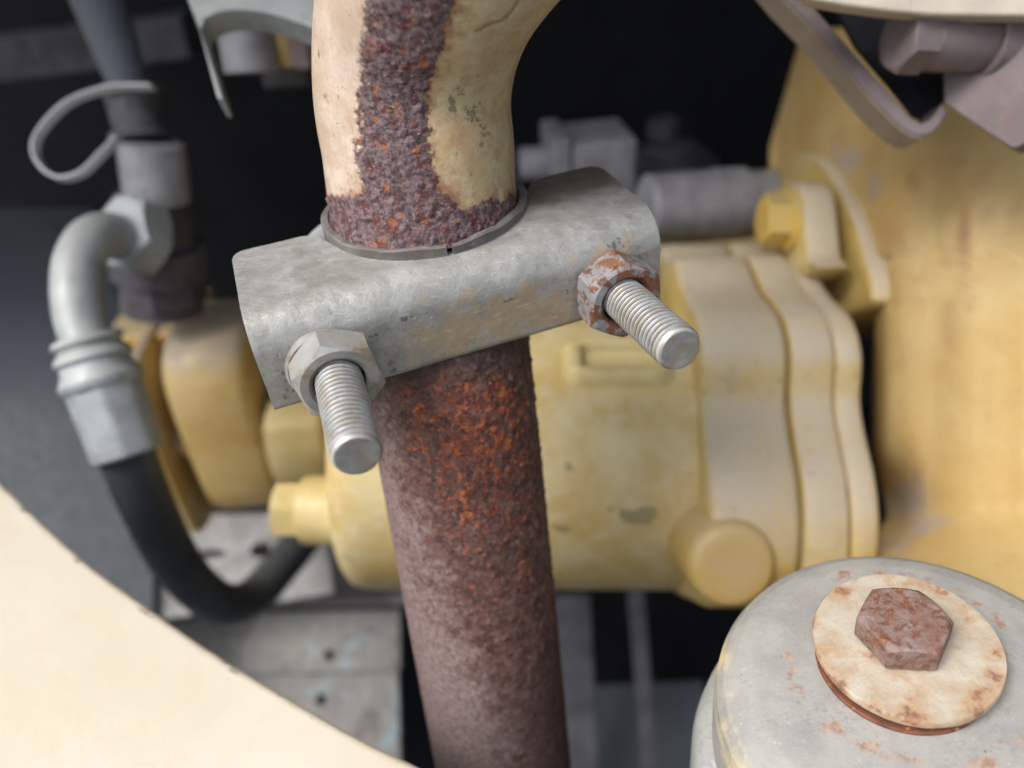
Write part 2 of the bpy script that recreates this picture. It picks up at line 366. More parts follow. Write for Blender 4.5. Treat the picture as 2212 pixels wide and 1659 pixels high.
def mount_cup():
    t = MT('mount_cup_paint')
    c = t.mix(t.ramp(t.noise(10, 5, .6), .36, .66), lin((158, 156, 150)), lin((144, 143, 139)))
    c = t.mix(t.math('MULTIPLY', t.ramp(t.noise(1.1, 5, .75), .48, .68, 0, .8), t.ramp(t.noise(14, 4, .6), .4, .62, .15, 1)), c, lin((128, 130, 128)))
    c = t.mix(t.ramp(t.noise(1.4, 4, .7), .62, .74, 0, .5), c, lin((196, 196, 190)))
    c = t.mix(t.ramp(t.noise(2.0, 3, .5), .755, .77, 0, .9), c, lin((60, 56, 52)))
    r = t.ramp(t.math('ADD', t.attr('ring'), t.math('MULTIPLY', t.math('SUBTRACT', t.noise(4.5, 5, .65), .5), 1.5)), .48, .72, 0, .85)
    c = t.mix(r, c, t.mix(t.ramp(t.noise(2, 4, .7), .4, .6), lin((140, 104, 88)), lin((176, 148, 128))))
    y = t.ramp(t.math('ADD', t.attr('edge'), t.math('MULTIPLY', t.math('SUBTRACT', t.noise(9, 4, .6), .5), 1.1)), .45, .8, 0, .75)
    c = t.mix(y, c, lin((214, 196, 146)))
    t.bump(t.noise(1.0, 4, .7), .14)
    return t.done(c, .5, 0, .4)
M_CUP = mount_cup()
def washer_paint():
    t = MT('cream_washer_rusting')
    c = t.mix(t.ramp(t.noise(7, 5, .6), .36, .66), lin((182, 174, 158)), lin((170, 152, 128)))
    c = t.mix(t.ramp(t.noise(1.2, 4, .7), .58, .72, 0, .5), c, lin((160, 140, 120)))
    m1 = t.math('ADD', t.attr('rim'), t.math('MULTIPLY', t.math('SUBTRACT', t.noise(5.5, 5, .6), .5), 2.4))
    r = t.mix(t.ramp(t.noise(1.6, 5, .7), .38, .62), lin((118, 82, 66)), lin((164, 122, 92)))
    r = t.mix(t.ramp(t.noise(1.0, 3, .6), .58, .68, 0, .7), r, lin((108, 94, 94)))
    c = t.mix(t.ramp(m1, .25, .6, 0, .55), c, lin((172, 134, 98)))
    c = t.mix(t.ramp(m1, .55, .78, 0, .9), c, r)
    t.bump(t.noise(1.4, 5, .7), .25)
    return t.done(c, .55, 0, .4)
M_WASH = washer_paint()
M_HEXRUST = aged('rusted_hex_head', (122, 92, 80), (136, 116, 110), 5, .6, specks=[((92, 56, 42), 2.2, .48, .60, .85), ((156, 100, 62), 2.2, .57, .66, .75), ((160, 148, 146), 1.4, .6, .7, .6)], bump=.45, bump_mm=1.3)
M_LIPRUST = aged('orange_rusted_ring', (112, 66, 46), (84, 54, 44), 4, .7, specks=[((196, 130, 80), 2, .6, .68, .6)], bump=.2, bump_mm=1)
M_VOID = aged('deep_shadow_bore', (26, 24, 22), (20, 18, 18), 5, .8)
M_GOLD = aged('yellow_bolt_paint', (198, 164, 80), (190, 162, 92), 10, .42, dust=((170, 158, 120), .6), bump=.08, bump_mm=2)
M_BOSS = aged('yellow_boss_paint', (178, 150, 86), (174, 150, 104), 14, .5, dust=((180, 162, 130), .6), specks=[((118, 100, 74), 5, .62, .70, .6)], bump=.2, bump_mm=3)
M_PALE = aged('pale_yellow_paint', (202, 186, 138), (190, 168, 110), 22, .45, specks=[((120, 108, 80), 8, .70, .75, .5), ((190, 160, 110), 16, .55, .7, .5)], bump=.2, bump_mm=3)

def barrel_paint():
    t = MT('barrel_paint')
    c = t.mix(t.ramp(t.noise(22, 5, .6), .35, .66), lin((200, 184, 138)), lin((188, 162, 102)))
    c = t.mix(t.ramp(t.noise(6, 5, .65), .48, .72, 0, .5), c, lin((206, 196, 170)))
    c = t.mix(t.ramp(t.noise(10, 6, .7, stretch=(.4, 1, 1)), .58, .74, 0, .5), c, lin((168, 136, 86)))
    c = t.mix(t.ramp(t.noise(3.2, 4, .6), .70, .75, 0, .6), c, lin((126, 108, 78)))
    k = t.ramp(t.math('ADD', t.attr('scuff'), t.math('MULTIPLY', t.math('SUBTRACT', t.noise(4, 4, .6), .5), .7)), .45, .62, 0, .8)
    c = t.mix(k, c, lin((138, 130, 98)))
    t.bump(t.noise(2.2, 5, .7), .22)
    return t.done(c, t.ramp(t.noise(5, 4), .3, .7, .42, .62), 0, .4)
M_BARREL = barrel_paint()
# ------------------------------------------------------------------ the engine bay around it
def wframe_box(name, c, sz, mat):
    o = MB().box(c, (RTC, UPC, FWC), sz).build(name, mat, None, bevel=2)
    return struct(o)
def pr(v): return np.asarray(v, float) @ np.stack([RTC, UPC, FWC])       # (right, up, away) mm -> camera mm
wframe_box('bay_wall', pr((0, -150, 760)), (1500, 1300, 20), M_BLACK)
wframe_box('bay_floor', pr((0, -640, 330)), (1500, 20, 860), M_BLACK)
wframe_box('unseen_bay_roof', pr((30, 250, 470)), (1440, 16, 590), M_BLACK)  # out of view, added so sky light comes in only from front and left
wframe_box('unseen_bay_side', pr((520, -150, 330)), (20, 1300, 860), M_BLACK)  # out of view, added to close the right side to the sky

# ------------------------------------------------------------------ the clamp's own frame (fitted to the photograph)
KT = np.array((-7.937, 6.869, 179.207))
KB = np.array([[0.9337, 0.3476, -0.0862], [0.2841, -0.5720, 0.7695], [0.2182, -0.7429, -0.6328]])
def K(p): return np.asarray(p, float) @ KB.T + KT
cL, cH, cD, cR, cS, cZ = 94.3, 23.0, 33.8, 8.7, 64.9, 12.6
th_s = 3.6

# ---- lower exhaust pipe with its slotted socket
ringc = K((0, -33, cH + 3))
pdir = nrm((6.9, -60.5, 20.9))
pipe = thing('exhaust_pipe', ringc + pdir * 200, 'heavily rusted brown steel exhaust pipe running down below the clamp', 'exhaust pipe')
def dense_tube(path, rad, n):
    R = np.array(tube_rings(path, rad, n)); T = np.gradient(np.asarray(path), axis=0); T /= np.linalg.norm(T, axis=1)[:, None]
    N = R - np.asarray(path)[:, None, :]; N -= (N * T[:, None, :]).sum(2)[..., None] * T[:, None, :]
    N /= np.linalg.norm(N, axis=2)[..., None]
    return R, N
path = [ringc + pdir * t for t in np.linspace(12, 205, 520)]
path = np.array(path)
R, N = dense_tube(path, np.interp(np.arange(520), [0, 200, 519], [22.0, 22.0, 21.0]), 380)
P = R.reshape(-1, 3); NN = N.reshape(-1, 3)
px, py = proj(P)
up_ = sstep(1800, 860, py)
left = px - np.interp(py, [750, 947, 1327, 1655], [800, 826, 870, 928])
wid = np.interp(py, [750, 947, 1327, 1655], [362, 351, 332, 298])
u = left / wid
Pw = P + .5 * np.stack([vnoise(P / 1.3, 91), vnoise(P / 1.3, 92), vnoise(P / 1.3, 93)], 1)
w1, id1 = worley(Pw / 2.4, 3)
w2, id2 = worley(Pw / 1.4, 9)
zone = fbm(P / 14, 3, 5)
front = sstep(.1, -.2, (NN * (P / np.linalg.norm(P, axis=1)[:, None])).sum(1))
thr = np.interp(py, [780, 1000, 1300, 1620], [.02, .12, .27, .50])
smoothz = sstep(.30, -.28, u - thr + .20 * fbm(P / 6, 5, 21))
pitted = np.clip(1 - .9 * smoothz, .1, 1) * (.52 + .48 * sstep(1600, 1100, py))
flake = sstep(.42, .12, w1) * (id1 > .42) * pitted
flake2 = sstep(.4, .1, w2) * (id2 > .5) * pitted
disp = .36 * flake + .22 * flake2 + pitted * (.28 * fbm(P / 1.7, 4, 31)) + .10 * fbm(P / 6, 3, 2) - .2 * sstep(.2, .05, w1) * (id1 < .2) * pitted
P2 = P + NN * disp[:, None]
fleck = np.clip(pitted * (.22 + .62 * up_ + .12 * zone + .15 * np.maximum(flake, flake2)) * sstep(770, 850, py + 30 * fbm(P / 5, 2, 77)) * sstep(1.08, .8, u), 0, 1)
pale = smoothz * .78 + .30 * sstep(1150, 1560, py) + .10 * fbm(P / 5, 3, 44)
grime = sstep(835, 780, py - 18 * fbm(P / 4, 3, 8) + .27 * (px - 1000)) * .7 + .45 * sstep(1430, 1640, py + 120 * (u - .5))  # darker just below the clamp and towards the lower right end
mb = MB(); mb.rings(list(P2.reshape(R.shape)))
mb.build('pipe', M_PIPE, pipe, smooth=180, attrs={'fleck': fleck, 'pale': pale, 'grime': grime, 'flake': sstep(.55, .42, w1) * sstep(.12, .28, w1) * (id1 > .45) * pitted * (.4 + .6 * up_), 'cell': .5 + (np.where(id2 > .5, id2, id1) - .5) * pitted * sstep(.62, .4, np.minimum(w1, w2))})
# socket: outer 50, inner 46, slot at the front
def slotted(mb, c, ax, ro, ri, t0, t1, slot_az, slot_w, ref):
    a, b = frame(nrm(ax), ref); n = 90; g = slot_w / ro
    th = slot_az + g / 2 + np.arange(n) / (n - 1) * (2 * math.pi - g)
    d = np.cos(th)[:, None] * a + np.sin(th)[:, None] * b; ax = nrm(ax)
    jag = .35 * np.sin(th * 9) * np.sin(th * 4.3)
    G = [c + ax * t1 + d * ro, c + ax * (t0 + .4) + ax * jag[:, None] + d * ro, c + ax * t0 + ax * jag[:, None] + d * (ro - .5), c + ax * t0 + ax * jag[:, None] + d * (ri + .4), c + ax * (t0 + .5) + d * ri, c + ax * t1 + d * ri, c + ax * t1 + d * ro]
    G = np.array(G); mb.grid(G)
    for e in (0, n - 1):
        b0 = len(mb.v); mb.v += [tuple(G[k][e]) for k in range(6)]; mb.f.append(tuple(range(b0, b0 + 6)))
    return mb
# azimuth of the slot: where the photograph shows it
a_, b_ = frame(pdir, (1, 0, 0))
sp_ = on(973, 530, ringc, KB[:, 2]) - ringc
slot_az = math.atan2(np.dot(sp_, b_), np.dot(sp_, a_))
kz = -KB[:, 2]
sock_ax = nrm(.1 * pdir + .9 * kz)
a_, b_ = frame(sock_ax, (1, 0, 0)); slot_az = math.atan2(np.dot(sp_, b_), np.dot(sp_, a_))
slotted(MB(), ringc, sock_ax, 25.3, 23.2, 1.4, 24.0, slot_az, 1.4, (1, 0, 0)).build('socket', M_SOCKET, pipe, smooth=30)

# ---- upper elbow
ep = [ringc + pdir * 10, ringc, at(905, 320, 183.0), at(894, 235, 179.5), at(895, 150, 175), at(908, 60, 168.5), at(938, -40, 160), at(990, -140, 151), at(1075, -260, 141), at(1190, -370, 134), at(1330, -450, 130)]
epath = smooth_path(ep, 470)
R, N = dense_tube(epath, 22.7, 360)
P = R.reshape(-1, 3); NN = N.reshape(-1, 3); px, py = proj(P)
front = sstep(.15, -.15, (NN * nrm((0, 0, 1))).sum(1))
jl = 16 * fbm(P / 5, 4, 3) + 12 * fbm(P / 1.4, 3, 53); jr = 12 * fbm(P / 4, 4, 6) + 12 * fbm(P / 1.4, 3, 56)
lb = np.interp(py, [-100, 0, 120, 250, 400, 470], [820, 800, 782, 780, 792, 780]) + jl
rb = np.interp(py, [-100, 0, 100, 200, 300, 400, 470], [1010, 980, 945, 922, 918, 938, 960]) + jr
inside = np.minimum(px - lb, rb - px)
stripe = sstep(-26, 18, inside) * front
lowb = np.interp(px, [680, 730, 800, 950, 1010, 1060, 1120], [410, 428, 420, 415, 455, 445, 415]) + 22 * fbm(P / 4, 4, 12)
band = sstep(-22, 16, py - lowb + 12 * fbm(P / 1.3, 3, 19))
rust = np.maximum(stripe, band)
stain = front * np.exp(-np.clip(px - rb, 0, 999) / 34) * (px > rb - 30) * (1.0 + .5 * fbm(P / 7, 3, 40)) + .62 * front * np.exp(-np.clip(lb - px, 0, 999) / 22) * (px < lb + 30) + .75 * np.exp(-np.clip(lowb - py, 0, 999) / 26) + .25 * sstep(1000, 1110, px) 
side = sstep(-20, 40, px - (lb + rb) / 2)
chip = np.zeros(len(P))
for cxp, cyp, rx, ry, s_ in [(990, 215, 30, 28, .75), (1020, 250, 24, 34, .6), (1030, 160, 20, 14, .45), (1045, 290, 22, 40, .5), (705, 215, 9, 26, .7), (725, 260, 8, 18, .7), (690, 120, 6, 18, .6), (1000, 170, 16, 12, .4), (985, 330, 14, 14, .45)]:
    chip = np.maximum(chip, s_ * np.exp(-((px - cxp) / rx) ** 2 - ((py - cyp) / ry) ** 2) * front)
# a scratch across the upper right of the bend
sx = np.array([1028, 1060, 1085, 1105, 1122]); sy = np.array([68, 52, 44, 26, -4])
dmin = np.full(len(P), 99.)
for i in range(4):
    ax_, ay_, bx_, by_ = sx[i], sy[i], sx[i + 1], sy[i + 1]; t = np.clip(((px - ax_) * (bx_ - ax_) + (py - ay_) * (by_ - ay_)) / ((bx_ - ax_) ** 2 + (by_ - ay_) ** 2), 0, 1)
    dmin = np.minimum(dmin, np.hypot(px - ax_ - t * (bx_ - ax_), py - ay_ - t * (by_ - ay_)))
chip = np.maximum(chip, .9 * sstep(5, 2, dmin) * front)
w1, id1 = worley(P / 1.9, 4); w2, id2 = worley(P / 1.1, 14)
disp = rust * (.30 * sstep(.5, .15, w1) * (id1 > .4) + .18 * sstep(.45, .1, w2) * (id2 > .5) + .38 * fbm(P / 1.6, 4, 30) - .25 * sstep(.3, .05, w1) * (id1 < .25) + .05) + .07 * fbm(P / 9, 3, 2) - .10 * sstep(.45, .8, chip)
P2 = P + NN * disp[:, None]
el_o = MB().rings(list(P2.reshape(R.shape))).build('exhaust_elbow', M_ELBOW, None, smooth=180, attrs={'rust': rust, 'stain': stain, 'side': side, 'chip': chip})
tag(el_o, 'cream painted exhaust elbow pipe with a dark rust stripe, held in the clamp', 'exhaust pipe')

# ---- the clamp
clamp = thing('pipe_clamp', K((0, -17, 0)), 'grey zinc saddle pipe clamp with two threaded studs around the exhaust pipe', 'pipe clamp')
def yback(x):
    ax = np.abs(x); rc_, c_ = 26.3, -35.6
    y = np.where(ax < 24.5, c_ + np.sqrt(np.maximum(rc_ ** 2 - ax ** 2, 0)), 0)
    y0 = c_ + math.sqrt(rc_ ** 2 - 24.5 ** 2)
    t = np.clip((ax - 24.5) / 6.5, 0, 1); y1 = y0 + (-cD - y0) * (1 - (1 - t) ** 2.2)
    y = np.where(ax < 24.5, y, y1); y = np.maximum(y, -cD)
    e = np.clip(ax - (cL / 2 - 3.5), 0, 3.5); y = y + (3.5 - np.sqrt(np.maximum(3.5 ** 2 - e ** 2, 0))) 
    return y
xs = np.linspace(-cL / 2, cL / 2, 211)
def prof(x, inner):
    r = cR - (th_s if inner else 0); o = th_s if inner else 0; yb = yback(np.array([x]))[0]; yb = min(yb, -cR - .3)
    pts = [(yb + (-cR - yb) * k / 26, cH - o) for k in range(26)]
    pts += [(-cR + r * math.sin(a), cH - cR + r * math.cos(a)) for a in np.linspace(0, math.pi / 2, 16)]
    rb_ = 2.2; ri_ = rb_ - (o if o < rb_ else rb_ - .05)
    pts += [(-o, cH - cR + (rb_ - (cH - cR)) * k / 30) for k in range(1, 31)]
    pts += [(-o - max(ri_, .05) * (1 - math.cos(a)), rb_ + (0 if not inner else th_s - rb_ + .1) - max(ri_, .05) * math.sin(a)) for a in np.linspace(.2, math.pi / 2, 6)]
    yb2 = min(yb, -cR - .3)
    pts += [(-rb_ + (yb2 + rb_) * k / 8, o) for k in range(1, 9)]
    return pts
GO = np.array([[(x, y, z) for y, z in prof(x, False)] for x in xs]); GI = np.array([[(x, y, z) for y, z in prof(x, True)] for x in xs])
loc = GO.reshape(-1, 3)
gx = np.gradient(GO, axis=0); gy = np.gradient(GO, axis=1); gn = np.cross(gx, gy); gn /= np.linalg.norm(gn, axis=2)[..., None] + 1e-9
mid = GO[105, 33]; s_ = 1 if np.dot(gn[105, 33], (0, 1, 1)) > 0 else -1
dspl = .16 * fbm(loc / 9, 4, 3) + .05 * fbm(loc / 1.6, 3, 8)
# pressed dimples where the nuts bear
GOd = loc + s_ * gn.reshape(-1, 3) * dspl[:, None]
GOd = GOd.reshape(GO.shape)
mb = MB(); nx, npf = GO.shape[:2]
mb.grid(K(GOd.reshape(-1, 3)).reshape(GO.shape)); mb.grid(K(GI.reshape(-1, 3)).reshape(GO.shape), flip=True)
b1 = nx * npf
for i in range(nx - 1):
    for j in (0, npf - 1):
        q = (i * npf + j, (i + 1) * npf + j, b1 + (i + 1) * npf + j, b1 + i * npf + j); mb.f.append(q if j == 0 else q[::-1])
for j in range(npf - 1):
    for i in (0, nx - 1):
        q = (i * npf + j, i * npf + j + 1, b1 + i * npf + j + 1, b1 + i * npf + j); mb.f.append(q if i else q[::-1])
allloc = np.concatenate([loc, GI.reshape(-1, 3)])
X, Y, Z = allloc.T
onweb = sstep(-3.5, -.5, Y)
tan = onweb * (.25 + .55 * np.exp(-((X - 0) / 20) ** 2 - ((Z - 8) / 6) ** 2) + .35 * np.exp(-((X - 22) / 14) ** 2 - ((Z - 6) / 6) ** 2)) * sstep(-24, -14, X) + .28 * np.exp(-((X - 34) / 8) ** 2 - ((Z - 17) / 5) ** 2)
scr = .0 * X
for x0, z0, ax_, bz_, s0 in [(-14, 15.0, 5, .9, .7), (8, 12.4, 7, .8, .75), (13, 13.4, 5, .5, .6), (23, 10.5, 1.2, 1.6, .7), (-20, 3, 1.2, 2.6, .7), (-40, 9, 7, 8, .60), (-22, 13, 4, 1.0, .55), (36, 18.5, 4, 2, .62), (41, 13, 4, 4, .55), (-30, 20, 5, .6, .5), (2, 17.6, 4, .5, .55), (-4, 3.4, 7, .8, .5), (28, 3.5, 5, 1.2, .45)]:
    scr = np.maximum(scr, s0 * np.exp(-((X - x0) / ax_) ** 2 - ((Z - z0 - .06 * (X - x0)) / bz_) ** 2) * sstep(-6, -2, Y))
dust_shade = 1.0 * sstep(-15, -24, Y + 2.5 * fbm(allloc / 6, 3, 5)) * sstep(18, 25, X) * sstep(cH - 2, cH - .5, Z)  # rear of the right flange: dust and the elbow's cast shade in one mask
dust_shade = np.maximum(dust_shade, .5 * sstep(-16, -24, Y) * sstep(18, 26, X) * sstep(cH - 2, cH - .5, Z))
mb.build('saddle', M_CLAMP, clamp, smooth=50, attrs={'tan': tan, 'scrape': scr, 'dust': dust_shade * .9})  # the dust attribute holds dust and the elbow's shade

def threaded(mb, o, ax, r, L, pitch, depth, n=64, ch=1.3, attr=None):
    ax = nrm(ax); a, b = frame(ax); th = np.arange(n) / n * 2 * math.pi
    rings = []
    ts = np.arange(0, L, pitch / 12)
    for t in ts:
        ph = (t / pitch - th / (2 * math.pi)) % 1.0
        tri = np.clip(1.12 * (1 - np.abs(2 * ph - 1)), 0, 1)
        fade = np.clip((L - ch - t) / (pitch * .9), .25, 1)
        rr = r - depth * (1 - tri) * fade
        lim = r - np.clip(t - (L - ch), 0, ch) * .55
        rr = np.minimum(rr, lim)
        if attr is not None: attr += list((1 - tri) * fade)
        rr = rr - .10 * np.clip(np.sin(th * 5 + t * 2.1) * np.sin(th * 3.1 + t * 5.3) * np.sin(t * 1.7), .3, 1)
        rings.append(o + ax * t + rr[:, None] * (np.cos(th)[:, None] * a + np.sin(th)[:, None] * b))
    rl = r - ch * .55
    dr = np.cos(th)[:, None] * a + np.sin(th)[:, None] * b
    rings.append(o + ax * L + dr * (rl - .3)); rings.append(o + ax * (L - .05) + dr * rl * .7); rings.append(o + ax * (L - .25) + dr * rl * .3)
    if attr is not None: attr += [.3] * (3 * n)
    return mb.rings(rings)
# bolt ends from the photograph; each leg leans a little, as bent
nut_h = 8.0
hole = {-1: on(722, 783, K((0, 1.5, 0)), KB[:, 1]), 1: on(1322, 622, K((0, 1.5, 0)), KB[:, 1])}
endz = {-1: at(772, 986, 139.0), 1: at(1470, 757, 152.5)}
ub = None
legs = {}
for s_ in (-1, 1):
    ax = nrm(endz[s_] - hole[s_]); legs[s_] = (hole[s_], ax, np.linalg.norm(endz[s_] - hole[s_]))
back = KB[:, 1] * -1
arc = []
hl, hr = hole[-1], hole[1]
ctr = (hl + hr) / 2 + back * 34; half = (hr - hl) / 2
arc = [hl + legs[-1][1] * -.5, hl + back * 17] + [ctr - half * math.cos(t) + back * np.linalg.norm(half) * math.sin(t) for t in np.linspace(0, math.pi, 15)] + [hr + back * 17, hr - legs[1][1] * .5]
ubolt = MB().tube(smooth_path(arc, 90), 4.6, 24).build('u_bolt', M_THREAD, clamp)
for s_ in (-1, 1):
    o, ax, L = legs[s_]
    lg = threaded(MB(), o - ax * 1, ax, 5.0, L + 1, 1.5, .9, attr=(va := [])).build('threaded_leg', M_THREAD, ubolt, smooth=60, attrs={'valley': va})
    nax = nrm(.5 * ax + .5 * KB[:, 1])
    ref = KB[:, 0] * math.cos(.18) + KB[:, 2] * math.sin(.18) if s_ < 0 else KB[:, 0] * math.cos(-.05) + KB[:, 2] * math.sin(-.05)
    # washer under the nut, set a little to one side
    wc = o - KB[:, 1] * 2.0 + (KB[:, 0] * -1.7 - KB[:, 2] * .9 if s_ < 0 else 0)
    if s_ < 0:
        MB().lathe(wc, KB[:, 1], [(0, 8.7), (1.7, 8.7), (2.0, 8.3), (2.0, 5.4), (.2, 5.4)], 56).build('washer', M_NUT, clamp, smooth=30)
    nb = MB(); nb.hexnut(o + nax * (.5 if s_ < 0 else -1.0), nax, 17.0, nut_h + (0 if s_ < 0 else .8), ref, True, True, bore=5.5)
    nb.build('nut', M_NUT if s_ < 0 else M_NUT_RUST, clamp, smooth=24)['label'] = 'clean zinc hex nut with washer' if s_ < 0 else 'zinc hex nut spotted with orange rust'

# ------------------------------------------------------------------ rubber mount at the lower right
mn = nrm((-.156, .816, -.556))
mc = at(1955, 1352, 158.0)                        # centre of the bolt head top
mount = thing('rubber_mount', mc - mn * 60, 'grey round engine mount cup with a rusty washer and hex bolt on top', 'engine mount')
wc = on(1957, 1386, mc - mn * 7.0, mn)
cc = on(1985, 1478, mc - mn * 12.0, mn)
rr = np.linspace(0, 1, 2)
CR = 41.5
profc = [(0.0, 2.0), (0.0, 14), (-.1, 22), (-.4, 28), (-1.0, 33), (-2.2, 36.5), (-4.4, 39.2), (-7.5, 40.8), (-12, 41.5), (-26, 42.0), (-27, 41.0)]
pc = []
for (t0, r0), (t1, r1) in zip(profc[:-1], profc[1:]):
    for k in range(6): pc.append((t0 + (t1 - t0) * k / 6, r0 + (r1 - r0) * k / 6))
pc.append(profc[-1])
mb = MB().lathe(cc, mn, pc, 160)
V = np.array(mb.v); rel = V - wc; rel -= (rel @ mn)[:, None] * mn; rad = np.linalg.norm(rel, axis=1); ht = (V - cc) @ mn
relc = V - cc; relc -= (relc @ mn)[:, None] * mn; radc = np.linalg.norm(relc, axis=1)
ringm = .55 * np.exp(-((rad - 24) / 3.2) ** 2)
edge = .55 * sstep(33, 40.5, radc) * sstep(-24, -10, ht) * sstep(-20, 25, -relc[:, 0] - .9 * relc[:, 1]) 
mb.v = [tuple(p) for p in V + .05 * fbm(V / 2, 3, 4)[:, None] * mn]
mb.build('cup', M_CUP, mount, smooth=40, attrs={'ring': ringm, 'edge': edge})
MB().lathe(cc - mn * 30 + RTC * -1.0, mn, [(-26, 40), (-20, 47), (-3, 46.0), (3, 44.5), (5, 42.5)], 90).build('lower_cup', M_MOUNT, mount, smooth=40)
MB().lathe(wc - mn * 3.4 - np.array((.9, 2.0, 0)), mn, [(-2.6, 16.8), (.4, 17.0), (.7, 16.6)], 64).build('spacer_ring', M_LIPRUST, mount)
mb = MB().lathe(wc - mn * 2.2, mn, [(-.4, 17.8), (0, 18.3), (1.8, 18.5), (2.3, 18.2)] + [(2.33, r_) for r_ in np.linspace(17.4, 5, 14)], 120)
V = np.array(mb.v); mb.v = [tuple(p) for p in V + (.18 * fbm(V / 3, 3, 5))[:, None] * mn]
rel = V - wc; rel -= (rel @ mn)[:, None] * mn; rad = np.linalg.norm(rel, axis=1)
rim = -.04 + .46 * sstep(11, 17.5, rad) + .20 * sstep(11, 8, rad) + .18 * sstep(0, 16, -rel[:, 1] - .5 * rel[:, 0])
mb.build('washer', M_WASH, mount, smooth=40, attrs={'rim': rim})
hb = on(1955, 1334, mc, mn) - mn * 6.0
mb = MB().hexnut(hb, mn, 16.3, 6.0, np.array((.03, -1, 0)), False, True)
mb.build('bolt_head', M_HEXRUST, mount, bevel=.45, seg=2)

# ------------------------------------------------------------------ cream panel at the lower left
fn = nrm((.10, .80, -.60))
f0 = at(450, 1400, 215)
edge_px = [(-260, 850), (-120, 945), (0, 1036), (100, 1130), (200, 1218), (300, 1291), (400, 1362), (500, 1427), (600, 1487), (700, 1545), (800, 1600), (900, 1647), (1010, 1700), (1150, 1775)]
top = [on(x, y, f0, fn) for x, y in edge_px]
e_in = nrm(np.array((-.55, -.45, -.75)) - fn * np.dot((-.55, -.45, -.75), fn))
pts = smooth_path(top, 110)
cols = []
for i, p in enumerate(pts):
    jit = .25 * math.sin(i * 1.7) * math.sin(i * .37)
    row = []
    for a in np.linspace(math.pi * .95, math.pi / 2, 9):          # rolled edge
        r_ = 2.6; row.append(p - e_in * (-r_ + jit * .3) + e_in * (r_ * math.cos(a)) - fn * (r_ - r_ * math.sin(a)))
    for d in np.linspace(3.2, 150, 50): row.append(p + e_in * (d + 0) - fn * (d ** 2 / 2600))
    cols.append(row)
G = np.array(cols); V = G.reshape(-1, 3); G = (V + fn * (.10 * fbm(V / 12, 3, 9))[:, None]).reshape(G.shape)
mb = MB(); mb.grid(G); Gb = G - fn * 3.0 + e_in * .6; mb.grid(Gb, flip=True)
n_, m_ = G.shape[:2]; b1 = n_ * m_
for i in range(n_ - 1):
    for j in (0, m_ - 1):
        q = (i * m_ + j, (i + 1) * m_ + j, b1 + (i + 1) * m_ + j, b1 + i * m_ + j); mb.f.append(q)
for j in range(m_ - 1):
    for i in (0, n_ - 1): mb.f.append((i * m_ + j, i * m_ + j + 1, b1 + i * m_ + j + 1, b1 + i * m_ + j))
ea = np.tile(np.concatenate([np.linspace(.52, .57, 9), np.linspace(.40, .0, 4), np.zeros(m_ - 13)]), n_)
o = mb.build('body_panel', M_CREAM, None, smooth=40, attrs={'edge': np.concatenate([ea, ea])})
tag(o, 'smooth cream painted body panel with a curved chipped edge', 'panel')

# ------------------------------------------------------------------ yellow starter: barrel, housing, flange plates
AX = np.array((1.0, 0, 0))
star = thing('hydraulic_motor', (30, -110, 345), 'yellow painted hydraulic motor with round barrel and flanged housing behind the rusty pipe', 'motor')
bc = np.array((0, -30.0, 351.0)); BR = 62.0
pb = [(-66, 30), (-66.5, 44), (-66.2, 50), (-65, 56), (-62, 60), (-57, BR - .4), (-52, BR), (80, BR)]
pb = pb[:7] + [(t, BR) for t in np.linspace(-51, 80, 90)]
mb = MB().lathe(bc + AX * -6.5, AX, pb, 200)
V = np.array(mb.v); bx, by = proj(V); sc_ = np.zeros(len(V))
for x0, y0, rx, ry_, a0 in [(1372, 1118, 40, 16, 1.0), (1400, 1106, 26, 14, .9), (1345, 1105, 14, 10, .8), (1318, 1100, 12, 8, .9), (1232, 1012, 12, 8, .9), (1226, 1000, 8, 8, .8), (1212, 1140, 26, 10, .8), (1460, 1020, 10, 9, .6), (1560, 1015, 10, 9, .6), (760, 1205, 40, 14, .55), (1340, 905, 12, 9, .5), (840, 1090, 12, 16, .5)]:
    sc_ = np.maximum(sc_, a0 * np.exp(-((bx - x0) / rx) ** 4 - ((by - y0 - .12 * (bx - x0)) / ry_) ** 4))
mb.build('barrel', M_BARREL, star, smooth=45, attrs={'scuff': sc_})
# recess pocket on the top of the barrel: a raised rim and a sunken floor
rp = at(1330, 755, 300)
rn = nrm(np.array((0, .62, -.78)))
ra = np.cross(rn, AX)
mb = MB()
def rrect(c, ex, ey, wx, wy, r, n=6):
    out = []
    for sx, sy, a0 in ((1, 1, 0), (-1, 1, 90), (-1, -1, 180), (1, -1, 270)):
        for k in range(n + 1):
            a = math.radians(a0 + 90 * k / n); out.append(c + ex * (sx * (wx / 2 - r) + r * math.cos(a)) + ey * (sy * (wy / 2 - r) + r * math.sin(a)))
    return np.array(out)
eyv = nrm(np.cross(AX, rn))
rp = bc + rn * (BR - .2) + AX * (at(1335, 755, 300)[0])
mb.rings([rrect(rp - rn * 4, AX, eyv, 46, 27, 8), rrect(rp + rn * 2.0, AX, eyv, 42, 23, 8), rrect(rp + rn * 5.0, AX, eyv, 38, 19, 6), rrect(rp + rn * 5.4, AX, eyv, 34, 15, 4), rrect(rp + rn * 4.6, AX, eyv, 30, 12, 3), rrect(rp + rn * .6, AX, eyv, 28, 10, 2.4)])
mb.build('cast_pocket', M_PALE, star, smooth=50)
seam = [(1618, 556), (1649, 622), (1693, 683), (1711, 766), (1708, 863), (1717, 942), (1734, 1038), (1741, 1148)]
def profile_plane(pxs, X):
    out = []
    for x, y in pxs: z = X * FPX / (x - CX); out.append((-(y - CY) / FPX * z, z))
    return out
sp_yz = profile_plane(seam, 104.5)
